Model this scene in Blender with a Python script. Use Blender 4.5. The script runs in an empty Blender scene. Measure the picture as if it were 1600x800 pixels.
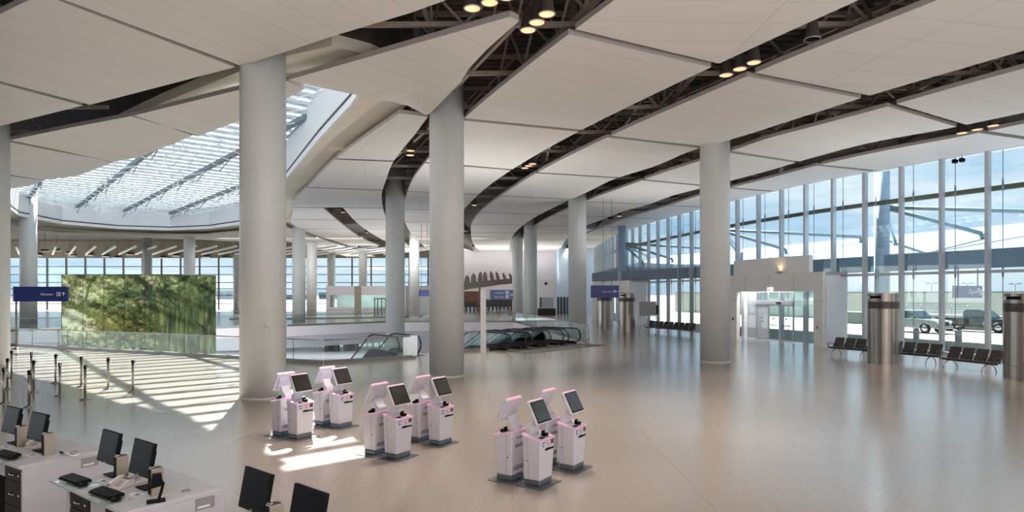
import bpy, math, random
from mathutils import Vector, Matrix
from mathutils.geometry import tessellate_polygon

random.seed(7)
scn = bpy.context.scene
col = scn.collection

# ------------------------------------------------------------------ camera
F, CXP, HY, EYE = 1000.0, 800.0, 458.0, 3.2      # focal length and principal point for a 1600x800 frame
cam = bpy.data.cameras.new('camera'); camo = bpy.data.objects.new('camera', cam); col.objects.link(camo)
camo.location = (0, 0, EYE); camo.rotation_euler = (math.pi/2, 0, 0)
cam.sensor_width = 36.0; cam.lens = 36.0*F/1600; cam.shift_y = (HY-400)/1600; cam.clip_end = 3000
scn.camera = camo

# ------------------------------------------------------------------ exposure, world, sun
scn.view_settings.view_transform = 'Standard'
try: scn.view_settings.look = 'None'
except Exception: pass
scn.view_settings.gamma = 1.0; scn.view_settings.use_curve_mapping = False
scn.view_settings.exposure = 0.5

SKY_STRENGTH = .82
SUN_VEC = Vector((2.8, -9.6, -10.1)).normalized()
SUN_STRENGTH = 34.0

def lin(c):
    return tuple(((v/255)/12.92 if v/255 <= 0.04045 else ((v/255+0.055)/1.055)**2.4) for v in c)

w = bpy.data.worlds.new('sky'); scn.world = w; w.use_nodes = True
nt = w.node_tree; nt.nodes.clear()
o_ = nt.nodes.new('ShaderNodeOutputWorld'); bg = nt.nodes.new('ShaderNodeBackground')
tc = nt.nodes.new('ShaderNodeTexCoord'); mp = nt.nodes.new('ShaderNodeMapping'); mp.inputs['Scale'].default_value = (1.5, 1.5, 6)
nz = nt.nodes.new('ShaderNodeTexNoise'); nz.inputs['Scale'].default_value = 2.2; nz.inputs['Detail'].default_value = 6; nz.inputs['Roughness'].default_value = .62
rp = nt.nodes.new('ShaderNodeValToRGB')
rp.color_ramp.elements[0].position = .38; rp.color_ramp.elements[0].color = (*lin((172, 206, 234)), 1)
rp.color_ramp.elements[1].position = .66; rp.color_ramp.elements[1].color = (*lin((250, 251, 253)), 1)
nt.links.new(tc.outputs['Generated'], mp.inputs['Vector']); nt.links.new(mp.outputs[0], nz.inputs['Vector'])
nt.links.new(nz.outputs['Fac'], rp.inputs[0]); nt.links.new(rp.outputs[0], bg.inputs['Color'])
bg.inputs['Strength'].default_value = SKY_STRENGTH; nt.links.new(bg.outputs[0], o_.inputs[0])

sl = bpy.data.lights.new('sun', 'SUN'); sl.energy = SUN_STRENGTH; sl.angle = math.radians(.6); sl.color = (1, .965, .90)
so = bpy.data.objects.new('sun', sl); col.objects.link(so); so.rotation_euler = SUN_VEC.to_track_quat('-Z', 'Y').to_euler(); so.location = (0, 40, 40)

def area(name, loc, direction, sx, sy, power, color=(1, 1, 1)):
    l = bpy.data.lights.new(name, 'AREA'); l.shape = 'RECTANGLE'; l.size = sx; l.size_y = sy; l.energy = power; l.color = color
    o = bpy.data.objects.new(name, l); col.objects.link(o); o.location = loc
    o.rotation_euler = Vector(direction).to_track_quat('-Z', 'Y').to_euler(); return o
# out-of-view area lights added to lift the near ceiling and the left side
area('near_ceiling_fill', (16, -6.5, 1.6), (0, .12, 1), 46, 14, 6400, (1, .975, .96))
area('left_fill', (-95.3, 58, 5.2), (1, 0, .3), 110, 8, 5500, (.95, .975, 1))
def uplight(loc, power, size=2.7):          # spots without fittings, added to brighten the ceiling from below
    l = bpy.data.lights.new('upward_fill', 'SPOT'); l.energy = power; l.spot_size = size; l.spot_blend = .6; l.shadow_soft_size = .25; l.color = (1, .97, .95)
    o = bpy.data.objects.new('upward_fill', l); col.objects.link(o); o.location = loc; o.rotation_euler = (math.pi, 0, 0)
uplight((-23, 99, 4.6), 2600); uplight((2, 97, 3.0), 2600); uplight((-10, 98, 4.6), 1800)
area('far_fill', (-20, 80, 9.9), (0, .75, -.66), 34, 2, 1500, (1, .99, .98)); area('void_fill', (-20, 50, -1.1), (.1, 1, .02), 20, 1.2, 900, (.96, .97, 1))  # fill lights added to brighten the far rooms and the walls of the opening
uplight((-1.45, 34.6, 3.5), 900); uplight((16.94, 29.2, 3.35), 500); uplight((-14, 72, 1.4), 1500); uplight((9.8, 43.0, 3.4), 700)

# ------------------------------------------------------------------ helpers
def P(px, py, z):                     # the point at height z seen at a pixel of the photograph
    Y = F*(z-EYE)/(HY-py)
    return Vector(((px-CXP)/F*Y, Y, z))
def G(px, py): return P(px, py, 0.0)
def D(px, Y, z=0.0): return Vector(((px-CXP)/F*Y, Y, z))
def DY(px, py, Y): return Vector(((px-CXP)/F*Y, Y, EYE+(HY-py)/F*Y))

class MB:
    """collects shapes, built as one mesh object"""
    def __init__(s): s.v = []; s.f = []; s.m = []; s.uv = None; s.sm = []; s.cm = 0; s.M = None
    def add(s, vs, fs, smooth=False):
        n = len(s.v)
        for p in vs:
            p = Vector(p); s.v.append(s.M @ p if s.M else p)
        for f in fs: s.f.append([i+n for i in f]); s.m.append(s.cm); s.sm.append(smooth)
        return s
    def box(s, c, d, rz=0, M=None):
        x, y, z = d[0]/2, d[1]/2, d[2]/2
        R = M or Matrix.Rotation(rz, 3, 'Z'); c = Vector(c)
        vs = [c+R@Vector((i*x, j*y, k*z)) for k in (-1, 1) for (i, j) in ((-1, -1), (1, -1), (1, 1), (-1, 1))]
        return s.add(vs, [(3, 2, 1, 0), (4, 5, 6, 7), (0, 1, 5, 4), (1, 2, 6, 5), (2, 3, 7, 6), (3, 0, 4, 7)])
    def bar(s, a, b, wd, h, up=(0, 0, 1)):
        a, b = Vector(a), Vector(b); d = (b-a)
        if d.length < 1e-6: return s
        d.normalize(); u = Vector(up)
        if abs(d.dot(u)) > .98: u = Vector((1, 0, 0))
        sd = d.cross(u).normalized(); u = sd.cross(d)
        vs = [p+sd*i*wd/2+u*j*h/2 for p in (a, b) for (i, j) in ((-1, -1), (1, -1), (1, 1), (-1, 1))]
        return s.add(vs, [(0, 1, 2, 3), (7, 6, 5, 4), (0, 4, 5, 1), (1, 5, 6, 2), (2, 6, 7, 3), (3, 7, 4, 0)])
    def tube(s, pts, r, n=8, closed=False, caps=True):
        pts = [Vector(p) for p in pts]; N = len(pts); rings = []
        prev = None
        for i, p in enumerate(pts):
            a = pts[i-1] if (i > 0 or closed) else p
            b = pts[(i+1) % N] if (i < N-1 or closed) else p
            t = (b-a).normalized()
            if prev is None:
                u = Vector((0, 0, 1)) if abs(t.z) < .9 else Vector((1, 0, 0))
                u = (u-t*u.dot(t)).normalized()
            else:
                u = (prev-t*prev.dot(t)).normalized()
            prev = u; v = t.cross(u)
            rr = r[i] if isinstance(r, (list, tuple)) else r
            rings.append([p+(u*math.cos(2*math.pi*k/n)+v*math.sin(2*math.pi*k/n))*rr for k in range(n)])
        vs = [q for rg in rings for q in rg]; fs = []
        for i in range(N if closed else N-1):
            j = (i+1) % N
            for k in range(n): fs.append((i*n+k, i*n+(k+1) % n, j*n+(k+1) % n, j*n+k))
        s.add(vs, fs, True)
        if caps and not closed:
            m = len(s.f); base = len(s.v)-N*n
            s.f.append([base+k for k in range(n)][::-1]); s.f.append([base+(N-1)*n+k for k in range(n)])
            s.m += [s.cm]*2; s.sm += [False]*2
        return s
    def lathe(s, prof, n=32, c=(0, 0, 0), axis='Z', caps=True, sharp=False):
        if sharp:
            for q in range(len(prof)-1): s.lathe(prof[q:q+2], n, c, axis, False)
            return s.lathe([prof[0], prof[-1]], n, c, axis, True) if False else s
        c = Vector(c); vs = []
        for (r, h) in prof:
            for k in range(n):
                a = 2*math.pi*k/n; x, y = r*math.cos(a), r*math.sin(a)
                vs.append(c+(Vector((x, y, h)) if axis == 'Z' else Vector((h, x, y)) if axis == 'X' else Vector((y, h, x))))
        fs = [(i*n+k, i*n+(k+1) % n, (i+1)*n+(k+1) % n, (i+1)*n+k) for i in range(len(prof)-1) for k in range(n)]
        s.add(vs, fs, True)
        if caps:
            b = len(s.v)-len(vs)
            if prof[0][0] > 1e-4: s.f.append([b+k for k in range(n)][::-1]); s.m.append(s.cm); s.sm.append(False)
            if prof[-1][0] > 1e-4: s.f.append([b+(len(prof)-1)*n+k for k in range(n)]); s.m.append(s.cm); s.sm.append(False)
        return s
    def prism(s, poly, z0, z1, holes=None):
        """polygon in plan extruded between two heights, with holes"""
        loops = [[Vector((p[0], p[1], 0)) for p in poly]]+[[Vector((p[0], p[1], 0)) for p in h] for h in (holes or [])]
        tri = tessellate_polygon(loops); flat = [p for l in loops for p in l]; n = len(flat)
        vs = [(p.x, p.y, z0) for p in flat]+[(p.x, p.y, z1) for p in flat]; fs = []
        for t in tri:
            a, b, c = [flat[i] for i in t]
            ccw = (b-a).cross(c-a).z > 0
            t = t if ccw else t[::-1]
            fs.append([i for i in t][::-1]); fs.append([i+n for i in t])
        k0 = 0
        for li, l in enumerate(loops):
            ar = sum(l[i].x*l[(i+1) % len(l)].y-l[(i+1) % len(l)].x*l[i].y for i in range(len(l)))
            fwd = (ar > 0) == (li == 0)
            for i in range(len(l)):
                a, b = k0+i, k0+(i+1) % len(l)
                if not fwd: a, b = b, a
                fs.append((a, b, b+n, a+n))
            k0 += len(l)
        return s.add(vs, fs)
    def profile(s, pts, wd, M=None, axis=1):
        """side outline in XZ extruded along Y by wd (centred)"""
        n = len(pts); vs = [(p[0], -wd/2, p[1]) for p in pts]+[(p[0], wd/2, p[1]) for p in pts]
        if M: vs = [M@Vector(v) for v in vs]
        fs = [tuple(range(n)), tuple(range(2*n-1, n-1, -1))]+[((i+1) % n, i, i+n, (i+1) % n+n) for i in range(n)]
        return s.add(vs, fs)
    def build(s, name, mats, parent=None, loc=None, rz=None, bevel=0, seg=2):
        me = bpy.data.meshes.new(name); me.from_pydata([tuple(v) for v in s.v], [], s.f)
        mats = mats if isinstance(mats, (list, tuple)) else [mats]
        for m in mats: me.materials.append(m)
        for p, mi, sm in zip(me.polygons, s.m, s.sm): p.material_index = mi; p.use_smooth = sm
        if s.uv:
            l = me.uv_layers.new(name='UVMap')
            for lp in me.loops: l.data[lp.index].uv = s.uv[lp.vertex_index]
        me.update()
        o = bpy.data.objects.new(name, me); col.objects.link(o)
        if parent: o.parent = parent
        if loc is not None: o.location = loc
        if rz is not None: o.rotation_euler = (0, 0, rz)
        if bevel:
            b = o.modifiers.new('bevel', 'BEVEL'); b.width = bevel; b.segments = seg; b.limit_method = 'ANGLE'; b.angle_limit = math.radians(40)
        return o

def tag(o, label=None, cat=None, group=None, kind=None):
    if label: o['label'] = label
    if cat: o['category'] = cat
    if group: o['group'] = group
    if kind: o['kind'] = kind
    return o
def empty(name, loc=(0, 0, 0), rz=0):
    o = bpy.data.objects.new(name, None); col.objects.link(o); o.location = loc; o.rotation_euler = (0, 0, rz); o.empty_display_size = .1
    return o
def copy_tree(o, parent=None):
    c = o.copy(); col.objects.link(c)
    if parent: c.parent = parent
    for ch in list(o.children): copy_tree(ch, c)
    return c
def text_mesh(name, txt, size, mat, parent, loc, rot, depth=.004, align='LEFT'):
    cu = bpy.data.curves.new(name, 'FONT'); cu.body = txt; cu.size = size; cu.extrude = depth; cu.align_x = align; cu.resolution_u = 2
    tmp = bpy.data.objects.new(name+'_tmp', cu); col.objects.link(tmp)
    dg = bpy.context.evaluated_depsgraph_get(); dg.update()
    me = bpy.data.meshes.new_from_object(tmp.evaluated_get(dg)); bpy.data.objects.remove(tmp); bpy.data.curves.remove(cu)
    me.materials.clear(); me.materials.append(mat); me.name = name
    o = bpy.data.objects.new(name, me); col.objects.link(o); o.parent = parent; o.location = loc; o.rotation_euler = rot
    return o

# ------------------------------------------------------------------ materials
def M_(name, rgb, rough=.5, metal=0, spec=.5, var=.04, vscale=6, emit=None, estr=0, bump=0, bscale=40, coat=0):
    m = bpy.data.materials.new(name); m.use_nodes = True; n = m.node_tree; b = n.nodes['Principled BSDF']
    c = lin(rgb)
    b.inputs['Roughness'].default_value = rough; b.inputs['Metallic'].default_value = metal; b.inputs['Specular IOR Level'].default_value = spec
    if coat: b.inputs['Coat Weight'].default_value = coat
    t = n.nodes.new('ShaderNodeTexCoord'); z = n.nodes.new('ShaderNodeTexNoise'); z.inputs['Scale'].default_value = vscale; z.inputs['Detail'].default_value = 3
    r = n.nodes.new('ShaderNodeValToRGB')
    r.color_ramp.elements[0].position = .3; r.color_ramp.elements[1].position = .7
    r.color_ramp.elements[0].color = (*[max(0, v*(1-var)) for v in c], 1); r.color_ramp.elements[1].color = (*[min(1, v*(1+var)) for v in c], 1)
    n.links.new(t.outputs['Object'], z.inputs['Vector']); n.links.new(z.outputs['Fac'], r.inputs[0]); n.links.new(r.outputs[0], b.inputs['Base Color'])
    if emit:
        b.inputs['Emission Color'].default_value = (*lin(emit), 1); b.inputs['Emission Strength'].default_value = estr
    if bump:
        z2 = n.nodes.new('ShaderNodeTexNoise'); z2.inputs['Scale'].default_value = bscale
        bp = n.nodes.new('ShaderNodeBump'); bp.inputs['Strength'].default_value = bump; bp.inputs['Distance'].default_value = .01
        n.links.new(t.outputs['Object'], z2.inputs['Vector']); n.links.new(z2.outputs['Fac'], bp.inputs['Height']); n.links.new(bp.outputs[0], b.inputs['Normal'])
    return m
def glass_mat(name, tint, refl=1.0, rough=0.0):
    m = bpy.data.materials.new(name); m.use_nodes = True; n = m.node_tree; n.nodes.clear()
    o = n.nodes.new('ShaderNodeOutputMaterial'); t = n.nodes.new('ShaderNodeBsdfTransparent'); g = n.nodes.new('ShaderNodeBsdfGlossy')
    t.inputs[0].default_value = (*tint, 1); g.inputs['Roughness'].default_value = rough; g.inputs[0].default_value = (.95, 1, .98, 1)
    lw = n.nodes.new('ShaderNodeLayerWeight'); lw.inputs['Blend'].default_value = .5      # Schlick: .04 + .96*facing^5
    pw = n.nodes.new('ShaderNodeMath'); pw.operation = 'POWER'; pw.inputs[1].default_value = 5
    ma = n.nodes.new('ShaderNodeMath'); ma.operation = 'MULTIPLY_ADD'; ma.inputs[1].default_value = .9; ma.inputs[2].default_value = .04
    mu = n.nodes.new('ShaderNodeMath'); mu.operation = 'MULTIPLY'; mu.inputs[1].default_value = refl; mu.use_clamp = True
    n.links.new(lw.outputs['Facing'], pw.inputs[0]); n.links.new(pw.outputs[0], ma.inputs[0])
    mx = n.nodes.new('ShaderNodeMixShader')
    n.links.new(ma.outputs[0], mu.inputs[0]); n.links.new(mu.outputs[0], mx.inputs[0]); n.links.new(t.outputs[0], mx.inputs[1]); n.links.new(g.outputs[0], mx.inputs[2])
    n.links.new(mx.outputs[0], o.inputs[0]); return m

MAT = {}
def floor_mat():
    m = M_('terrazzo', (170, 160, 150), .21, spec=.55); n = m.node_tree; b = n.nodes['Principled BSDF']
    t = n.nodes.new('ShaderNodeTexCoord')
    z1 = n.nodes.new('ShaderNodeTexNoise'); z1.inputs['Scale'].default_value = 26; z1.inputs['Detail'].default_value = 5; z1.inputs['Roughness'].default_value = .75
    z2 = n.nodes.new('ShaderNodeTexNoise'); z2.inputs['Scale'].default_value = .22; z2.inputs['Detail'].default_value = 3
    r1 = n.nodes.new('ShaderNodeValToRGB'); r1.color_ramp.elements[0].position = .35; r1.color_ramp.elements[1].position = .66
    r1.color_ramp.elements[0].color = (*lin((154, 141, 129)), 1); r1.color_ramp.elements[1].color = (*lin((179, 165, 152)), 1)
    mx = n.nodes.new('ShaderNodeMix'); mx.data_type = 'RGBA'; mx.blend_type = 'MULTIPLY'; mx.inputs['Factor'].default_value = .3
    r2 = n.nodes.new('ShaderNodeValToRGB'); r2.color_ramp.elements[0].color = (.75, .73, .72, 1); r2.color_ramp.elements[1].color = (1, 1, 1, 1)
    br = n.nodes.new('ShaderNodeTexBrick'); br.offset = 0; br.inputs['Scale'].default_value = 1; br.inputs['Brick Width'].default_value = 3.0; br.inputs['Row Height'].default_value = 3.0
    br.inputs['Mortar Size'].default_value = .012; br.inputs['Color1'].default_value = (1, 1, 1, 1); br.inputs['Color2'].default_value = (.97, .97, .97, 1); br.inputs['Mortar'].default_value = (.88, .87, .86, 1)
    mx2 = n.nodes.new('ShaderNodeMix'); mx2.data_type = 'RGBA'; mx2.blend_type = 'MULTIPLY'; mx2.inputs['Factor'].default_value = 1
    for zz in (z1, z2, br): n.links.new(t.outputs['Object'], zz.inputs['Vector'])
    n.links.new(z1.outputs['Fac'], r1.inputs[0]); n.links.new(z2.outputs['Fac'], r2.inputs[0])
    n.links.new(r1.outputs[0], mx.inputs['A']); n.links.new(r2.outputs[0], mx.inputs['B'])
    n.links.new(mx.outputs['Result'], mx2.inputs['A']); n.links.new(br.outputs['Color'], mx2.inputs['B'])
    n.links.new(mx2.outputs['Result'], b.inputs['Base Color'])
    b.inputs['Coat Weight'].default_value = .7; b.inputs['Coat Roughness'].default_value = .2; b.inputs['Coat IOR'].default_value = 1.6
    return m
def panel_mat():
    m = M_('ceiling_plank', (214, 210, 206), .7, spec=.2); n = m.node_tree; b = n.nodes['Principled BSDF']
    t = n.nodes.new('ShaderNodeTexCoord'); br = n.nodes.new('ShaderNodeTexBrick')
    br.inputs['Scale'].default_value = 1; br.inputs['Brick Width'].default_value = 7.5; br.inputs['Row Height'].default_value = 1.2; br.inputs['Mortar Size'].default_value = .012; br.inputs['Mortar Smooth'].default_value = .3
    br.offset = 0
    c = lin((222, 219, 215))
    br.inputs['Color1'].default_value = (*c, 1); br.inputs['Color2'].default_value = (*[v*.975 for v in c], 1); br.inputs['Mortar'].default_value = (*[v*.72 for v in c], 1)
    n.links.new(t.outputs['UV'], br.inputs['Vector']); n.links.new(br.outputs['Color'], b.inputs['Base Color'])
    return m
MAT['floor'] = floor_mat(); MAT['panel'] = panel_mat()
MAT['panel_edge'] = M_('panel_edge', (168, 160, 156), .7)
MAT['white'] = M_('white_paint', (226, 226, 226), .5, var=.015)
MAT['column'] = M_('column_paint', (205, 207, 206), .45, var=.02, vscale=.6)
MAT['wallwhite'] = M_('wall_white', (214, 208, 212), .7, var=.02)
MAT['curb'] = M_('curb_white', (232, 234, 238), .6, var=.015, vscale=1)
MAT['soffit'] = M_('soffit_cream', (222, 215, 198), .75, var=.04, vscale=.5)
MAT['deck'] = M_('dark_deck', (62, 53, 50), .8, var=.25, vscale=3)
MAT['steel_dark'] = M_('truss_steel', (150, 138, 128), .6, var=.12)
MAT['black'] = M_('black_plastic', (20, 20, 22), .5, spec=.08)
MAT['blackglossy'] = M_('screen_glass', (12, 12, 14), .3, spec=.03)
MAT['rubber'] = M_('handrail_rubber', (24, 26, 27), .45)
MAT['steel'] = M_('brushed_steel', (176, 172, 168), .28, metal=1, var=.12, vscale=9)
MAT['chrome'] = M_('polished_steel', (200, 200, 202), .14, metal=1)
MAT['alu'] = M_('mullion_aluminium', (172, 176, 182), .4, metal=.35, var=.03)
MAT['glass'] = glass_mat('clear_glazing', (.88, .95, .97))
MAT['glass_rail'] = glass_mat('balustrade_glass', (.95, .98, .97), .8)
MAT['glass_sky'] = glass_mat('rooflight_glass', (.64, .67, .69))
MAT['glass_esc'] = glass_mat('escalator_glass', (.965, .985, .98), .9)
MAT['blue'] = M_('sign_blue', (36, 52, 128), .35, var=.02)
MAT['bluepale'] = M_('sign_blue_pale', (88, 102, 156), .4, var=.02)
MAT['bluegrey'] = M_('sign_blue_grey', (74, 96, 142), .4, var=.02)
MAT['letter'] = M_('letter_white', (238, 238, 242), .4)
MAT['pink'] = M_('pink_light_strip', (222, 168, 194), .4, emit=(255, 140, 190), estr=.22)
MAT['kiosk'] = M_('kiosk_white', (204, 199, 207), .25, spec=.55, var=.015)
MAT['plinth'] = M_('plinth_grey', (112, 116, 122), .35, metal=.6)
MAT['counter'] = M_('counter_white', (198, 194, 201), .35, var=.02)
MAT['drawer'] = M_('drawer_dark', (52, 45, 42), .5, spec=.12, var=.1)
MAT['beige'] = M_('device_beige', (206, 198, 192), .45)
MAT['chair'] = M_('chair_dark', (52, 47, 45), .5, var=.1)
MAT['olive'] = M_('beam_olive', (84, 76, 52), .5, var=.1)
MAT['strut'] = M_('strut_green_grey', (128, 144, 146), .5)
MAT['concrete'] = M_('road_concrete', (124, 117, 108), .8, var=.08, vscale=.4, bump=.1)
MAT['barrier'] = M_('barrier_concrete', (176, 184, 178), .8, var=.06, vscale=.3)
MAT['barrierdark'] = M_('barrier_green_grey', (112, 126, 122), .8, var=.06, vscale=.3)
MAT['brown'] = M_('brown_wall', (104, 62, 46), .6, var=.2, vscale=.6)
MAT['darkwall'] = M_('dark_wall', (54, 53, 54), .6)
MAT['fin'] = M_('fin_bronze', (88, 78, 72), .5, var=.15, vscale=2)
MAT['grey'] = M_('grey_panel', (150, 150, 152), .5)
MAT['greywall'] = M_('grey_wall', (176, 176, 182), .7, var=.02)
MAT['lamp'] = M_('lamp_reflector', (255, 214, 178), .4, emit=(255, 176, 130), estr=.75)
MAT['lampcool'] = M_('lamp_reflector_dim', (255, 230, 205), .4, emit=(255, 212, 180), estr=.9)
MAT['lampcan'] = M_('lamp_can', (74, 66, 62), .45)
MAT['sunlamp'] = M_('uplight', (255, 200, 140), .4, emit=(255, 190, 120), estr=1.3)
MAT['red'] = M_('red_lamp', (180, 40, 36), .3)
MAT['litglass'] = M_('lit_shop_glass', (196, 214, 210), .3, emit=(214, 236, 232), estr=.35)
MAT['steeldark'] = M_('pylon_grille', (82, 76, 74), .45, metal=.6)
MAT['bulkhead'] = M_('olive_bulkhead', (132, 126, 110), .8, var=.05)
MAT['tan'] = M_('tan_metal', (150, 138, 126), .5); MAT['shoe'] = M_('shoe_grey', (138, 136, 132), .4, metal=.4)

# ================================================================== THE SHELL
CEIL, DECK = 10.1, 13.0
class Curve:
    """plan curve X(Y), smooth through the points"""
    def __init__(s, pts): s.p = sorted(pts, key=lambda q: q[1]); s.y = [q[1] for q in s.p]; s.x = [q[0] for q in s.p]
    def __call__(s, Y):
        y, x, n = s.y, s.x, len(s.y)
        if Y <= y[0]: return x[0]+(Y-y[0])*(x[1]-x[0])/(y[1]-y[0])
        if Y >= y[-1]: return x[-1]+(Y-y[-1])*(x[-1]-x[-2])/(y[-1]-y[-2])
        i = max(k for k in range(n-1) if y[k] <= Y); h = y[i+1]-y[i]; t = (Y-y[i])/h
        def sl(k):
            if k == 0: return (x[1]-x[0])/(y[1]-y[0])
            if k == n-1: return (x[-1]-x[-2])/(y[-1]-y[-2])
            a = (x[k]-x[k-1])/(y[k]-y[k-1]); b = (x[k+1]-x[k])/(y[k+1]-y[k]); return (a*(y[k+1]-y[k])+b*(y[k]-y[k-1]))/(y[k+1]-y[k-1])
        a, b = sl(i)*h, sl(i+1)*h
        return (2*t**3-3*t*t+1)*x[i]+(t**3-2*t*t+t)*a+(-2*t**3+3*t*t)*x[i+1]+(t**3-t*t)*b
def CC(pxs): return Curve([tuple(P(x, y, CEIL).xy) for x, y in pxs])

fac = Curve([(27.5, 23), (24.0, 30), (20.75, 36.2), (19.5, 38.8), (17.7, 44.2), (16.5, 48.6), (15.4, 54), (14.3, 60), (13.0, 68), (12.3, 80), (12.6, 96)])

# the opening in the floor
VOID = [(-46, 38.6), (-30, 38.9), (-26.9, 37.4), (-14.75, 32.0), (-8.58, 29.1), (-6.5, 30.6), (-6.45, 32.6), (-5.05, 33.75), (-4.6, 34.1), (-1.1, 35.6), (3.9, 40.9), (4.7, 42.0),
        (3.2, 52), (1.6, 62), (0.2, 70.3), (-6, 70.8), (-13.6, 69.6), (-21.7, 61.5), (-30, 57.0), (-46, 52)]
faL = [(fac(y), y) for y in range(-16, 97, 4)]
fl = MB(); fl.prism([(-96, -16)]+[(x+.25, y) for x, y in faL]+[(13, 121), (-96, 121)], -.5, 0, [VOID])
tag(fl.build('floor', MAT['floor']), kind='structure')

# lower level seen through the opening
lf = MB(); lf.box((-22, 65, -5.1), (80, 74, .2)); tag(lf.build('floor_lower', MAT['greywall']), kind='structure')
lw = MB(); lw.box((-22, 97, -2.8), (80, .3, 4.4)); tag(lw.build('wall_lower', MAT['wallwhite']), kind='structure')
wl_lower = bpy.data.objects['wall_lower']
m = MB()
for k in range(26): m.box((-34+k*.9, 96.75, -3.7), (.78, .06, 2.3))
m.build('lit_glass_panel', MAT['litglass'], wl_lower)
m = MB()
for k in range(27): m.box((-34.45+k*.9, 96.7, -3.7), (.12, .14, 2.5))
m.box((-22.8, 96.7, -2.45), (23.6, .14, .14)); m.build('glazing_frame', MAT['steeldark'], wl_lower)
fe = MB()
far_edge = [(-46, 52), (-30, 57), (-21.7, 61.5), (-13.6, 69.6), (-6, 70.8), (.2, 70.3), (1.6, 62), (3.2, 52), (4.7, 42)]
def wall_run(mb, pts, z0, z1, th):
    for a, b in zip(pts[:-1], pts[1:]):
        mb.bar((a[0], a[1], (z0+z1)/2), (b[0], b[1], (z0+z1)/2), th, z1-z0)
wall_run(fe, far_edge, -.95, -.01, .25); tag(fe.build('trim_1', MAT['wallwhite']), kind='structure')
fe = MB(); wall_run(fe, [(x, y+.05) for x, y in far_edge[:4]], -2.1, -.95, .2); wall_run(fe, far_edge[3:], -5, -.95, .2)
tag(fe.build('wall_void', MAT['greywall']), kind='structure')

# ------------------------------------------------------------------ ceiling: dark deck, hung panels
LENS = [(-6.3, 21.2), (-5.0, 22.2), (-6.25, 25.0), (-9.1, 30.4), (-11.6, 35.4), (-14.5, 41.2), (-19.2, 51.5), (-24.0, 60.5), (-29, 68.4), (-34.5, 73.0), (-40, 75.0), (-45, 73.2), (-47.9, 68.1), (-47.0, 61), (-43, 54.4), (-39, 47.6), (-33.3, 41.9), (-20.8, 31.9), (-8.3, 22.0)]
SOFF = [(-5.4, 19.2), (-4.4, 20.0), (-3.4, 21.9), (-3.9, 24.6), (-7.4, 33.2), (-11.5, 42), (-14, 48.2), (-16, 55.2), (-19.5, 65), (-24, 73), (-31, 79), (-40, 81), (-50, 78.5), (-54.5, 70), (-53, 60), (-48.5, 52), (-41, 47.0), (-34.4, 41.4), (-20.9, 30.9), (-18, 28.6), (-13.7, 25.0), (-9.2, 21.5), (-7.4, 20.2)]
ck = MB(); ck.prism([(-96, -16)]+[(x+.6, y) for x, y in faL]+[(13, 121), (-96, 121)], DECK, DECK+.3, [LENS])
ceiling = tag(ck.build('ceiling', MAT['deck']), kind='structure')
so_ = MB(); so_.prism(SOFF, 10.62, 11.0, [LENS]); so_.build('soffit', MAT['soffit'], ceiling)
fs = MB(); wall_run(fs, SOFF+[SOFF[0]], 11.0, 13.1, .05); fs.build('soffit_upstand', MAT['deck'], ceiling)
lp = MB(); wall_run(lp, LENS+[LENS[0]], 10.55, 10.86, .12); lp.build('soffit_lip', MAT['curb'], ceiling)
cb = MB(); wall_run(cb, LENS+[LENS[0]], 10.98, 13.2, .06); cb.build('rooflight_curb', MAT['curb'], ceiling)
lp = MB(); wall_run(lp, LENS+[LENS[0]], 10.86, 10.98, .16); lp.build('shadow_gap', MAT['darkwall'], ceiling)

TH = .16
MAT['deckrib'] = M_('deck_rib', (96, 84, 76), .7, var=.15)
def panel(poly, ang, ox=0, oy=0):
    mb = MB(); mb.prism([(p[0], p[1]) for p in poly], CEIL, CEIL+TH)
    ca, sa = math.cos(ang), math.sin(ang)
    mb.uv = [((v.x*ca+v.y*sa)+ox, (-v.x*sa+v.y*ca)+oy) for v in mb.v]
    for i, f in enumerate(mb.f):
        a, b, c = [mb.v[k] for k in f[:3]]
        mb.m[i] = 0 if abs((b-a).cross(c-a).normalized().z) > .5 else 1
    return mb.build('ceiling_panel', [MAT['panel'], MAT['panel_edge']], ceiling)
def px_panel(pxs, a, b):
    """outline read off the photograph on the ceiling plane; planks run along a-b"""
    A, B = P(*a, CEIL), P(*b, CEIL); d = B-A
    return panel([P(x, y, CEIL) for x, y in pxs], math.atan2(d.y, d.x), random.random(), random.random())
def band(L, R, seams, gap=.16):
    for (l0, r0), (l1, r1) in zip(seams[:-1], seams[1:]):
        n = 10
        ys = [(l0+gap)+(l1-l0-2*gap)*k/n for k in range(n+1)]; yr = [(r0+gap)+(r1-r0-2*gap)*k/n for k in range(n+1)]
        left = [(L(y), y) for y in ys]; right = [(R(y), y) for y in yr]
        a, b = left[0], right[0]
        panel(right[::1]+left[::-1], math.atan2(b[1]-a[1], b[0]-a[0]), random.random(), random.random())

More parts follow.
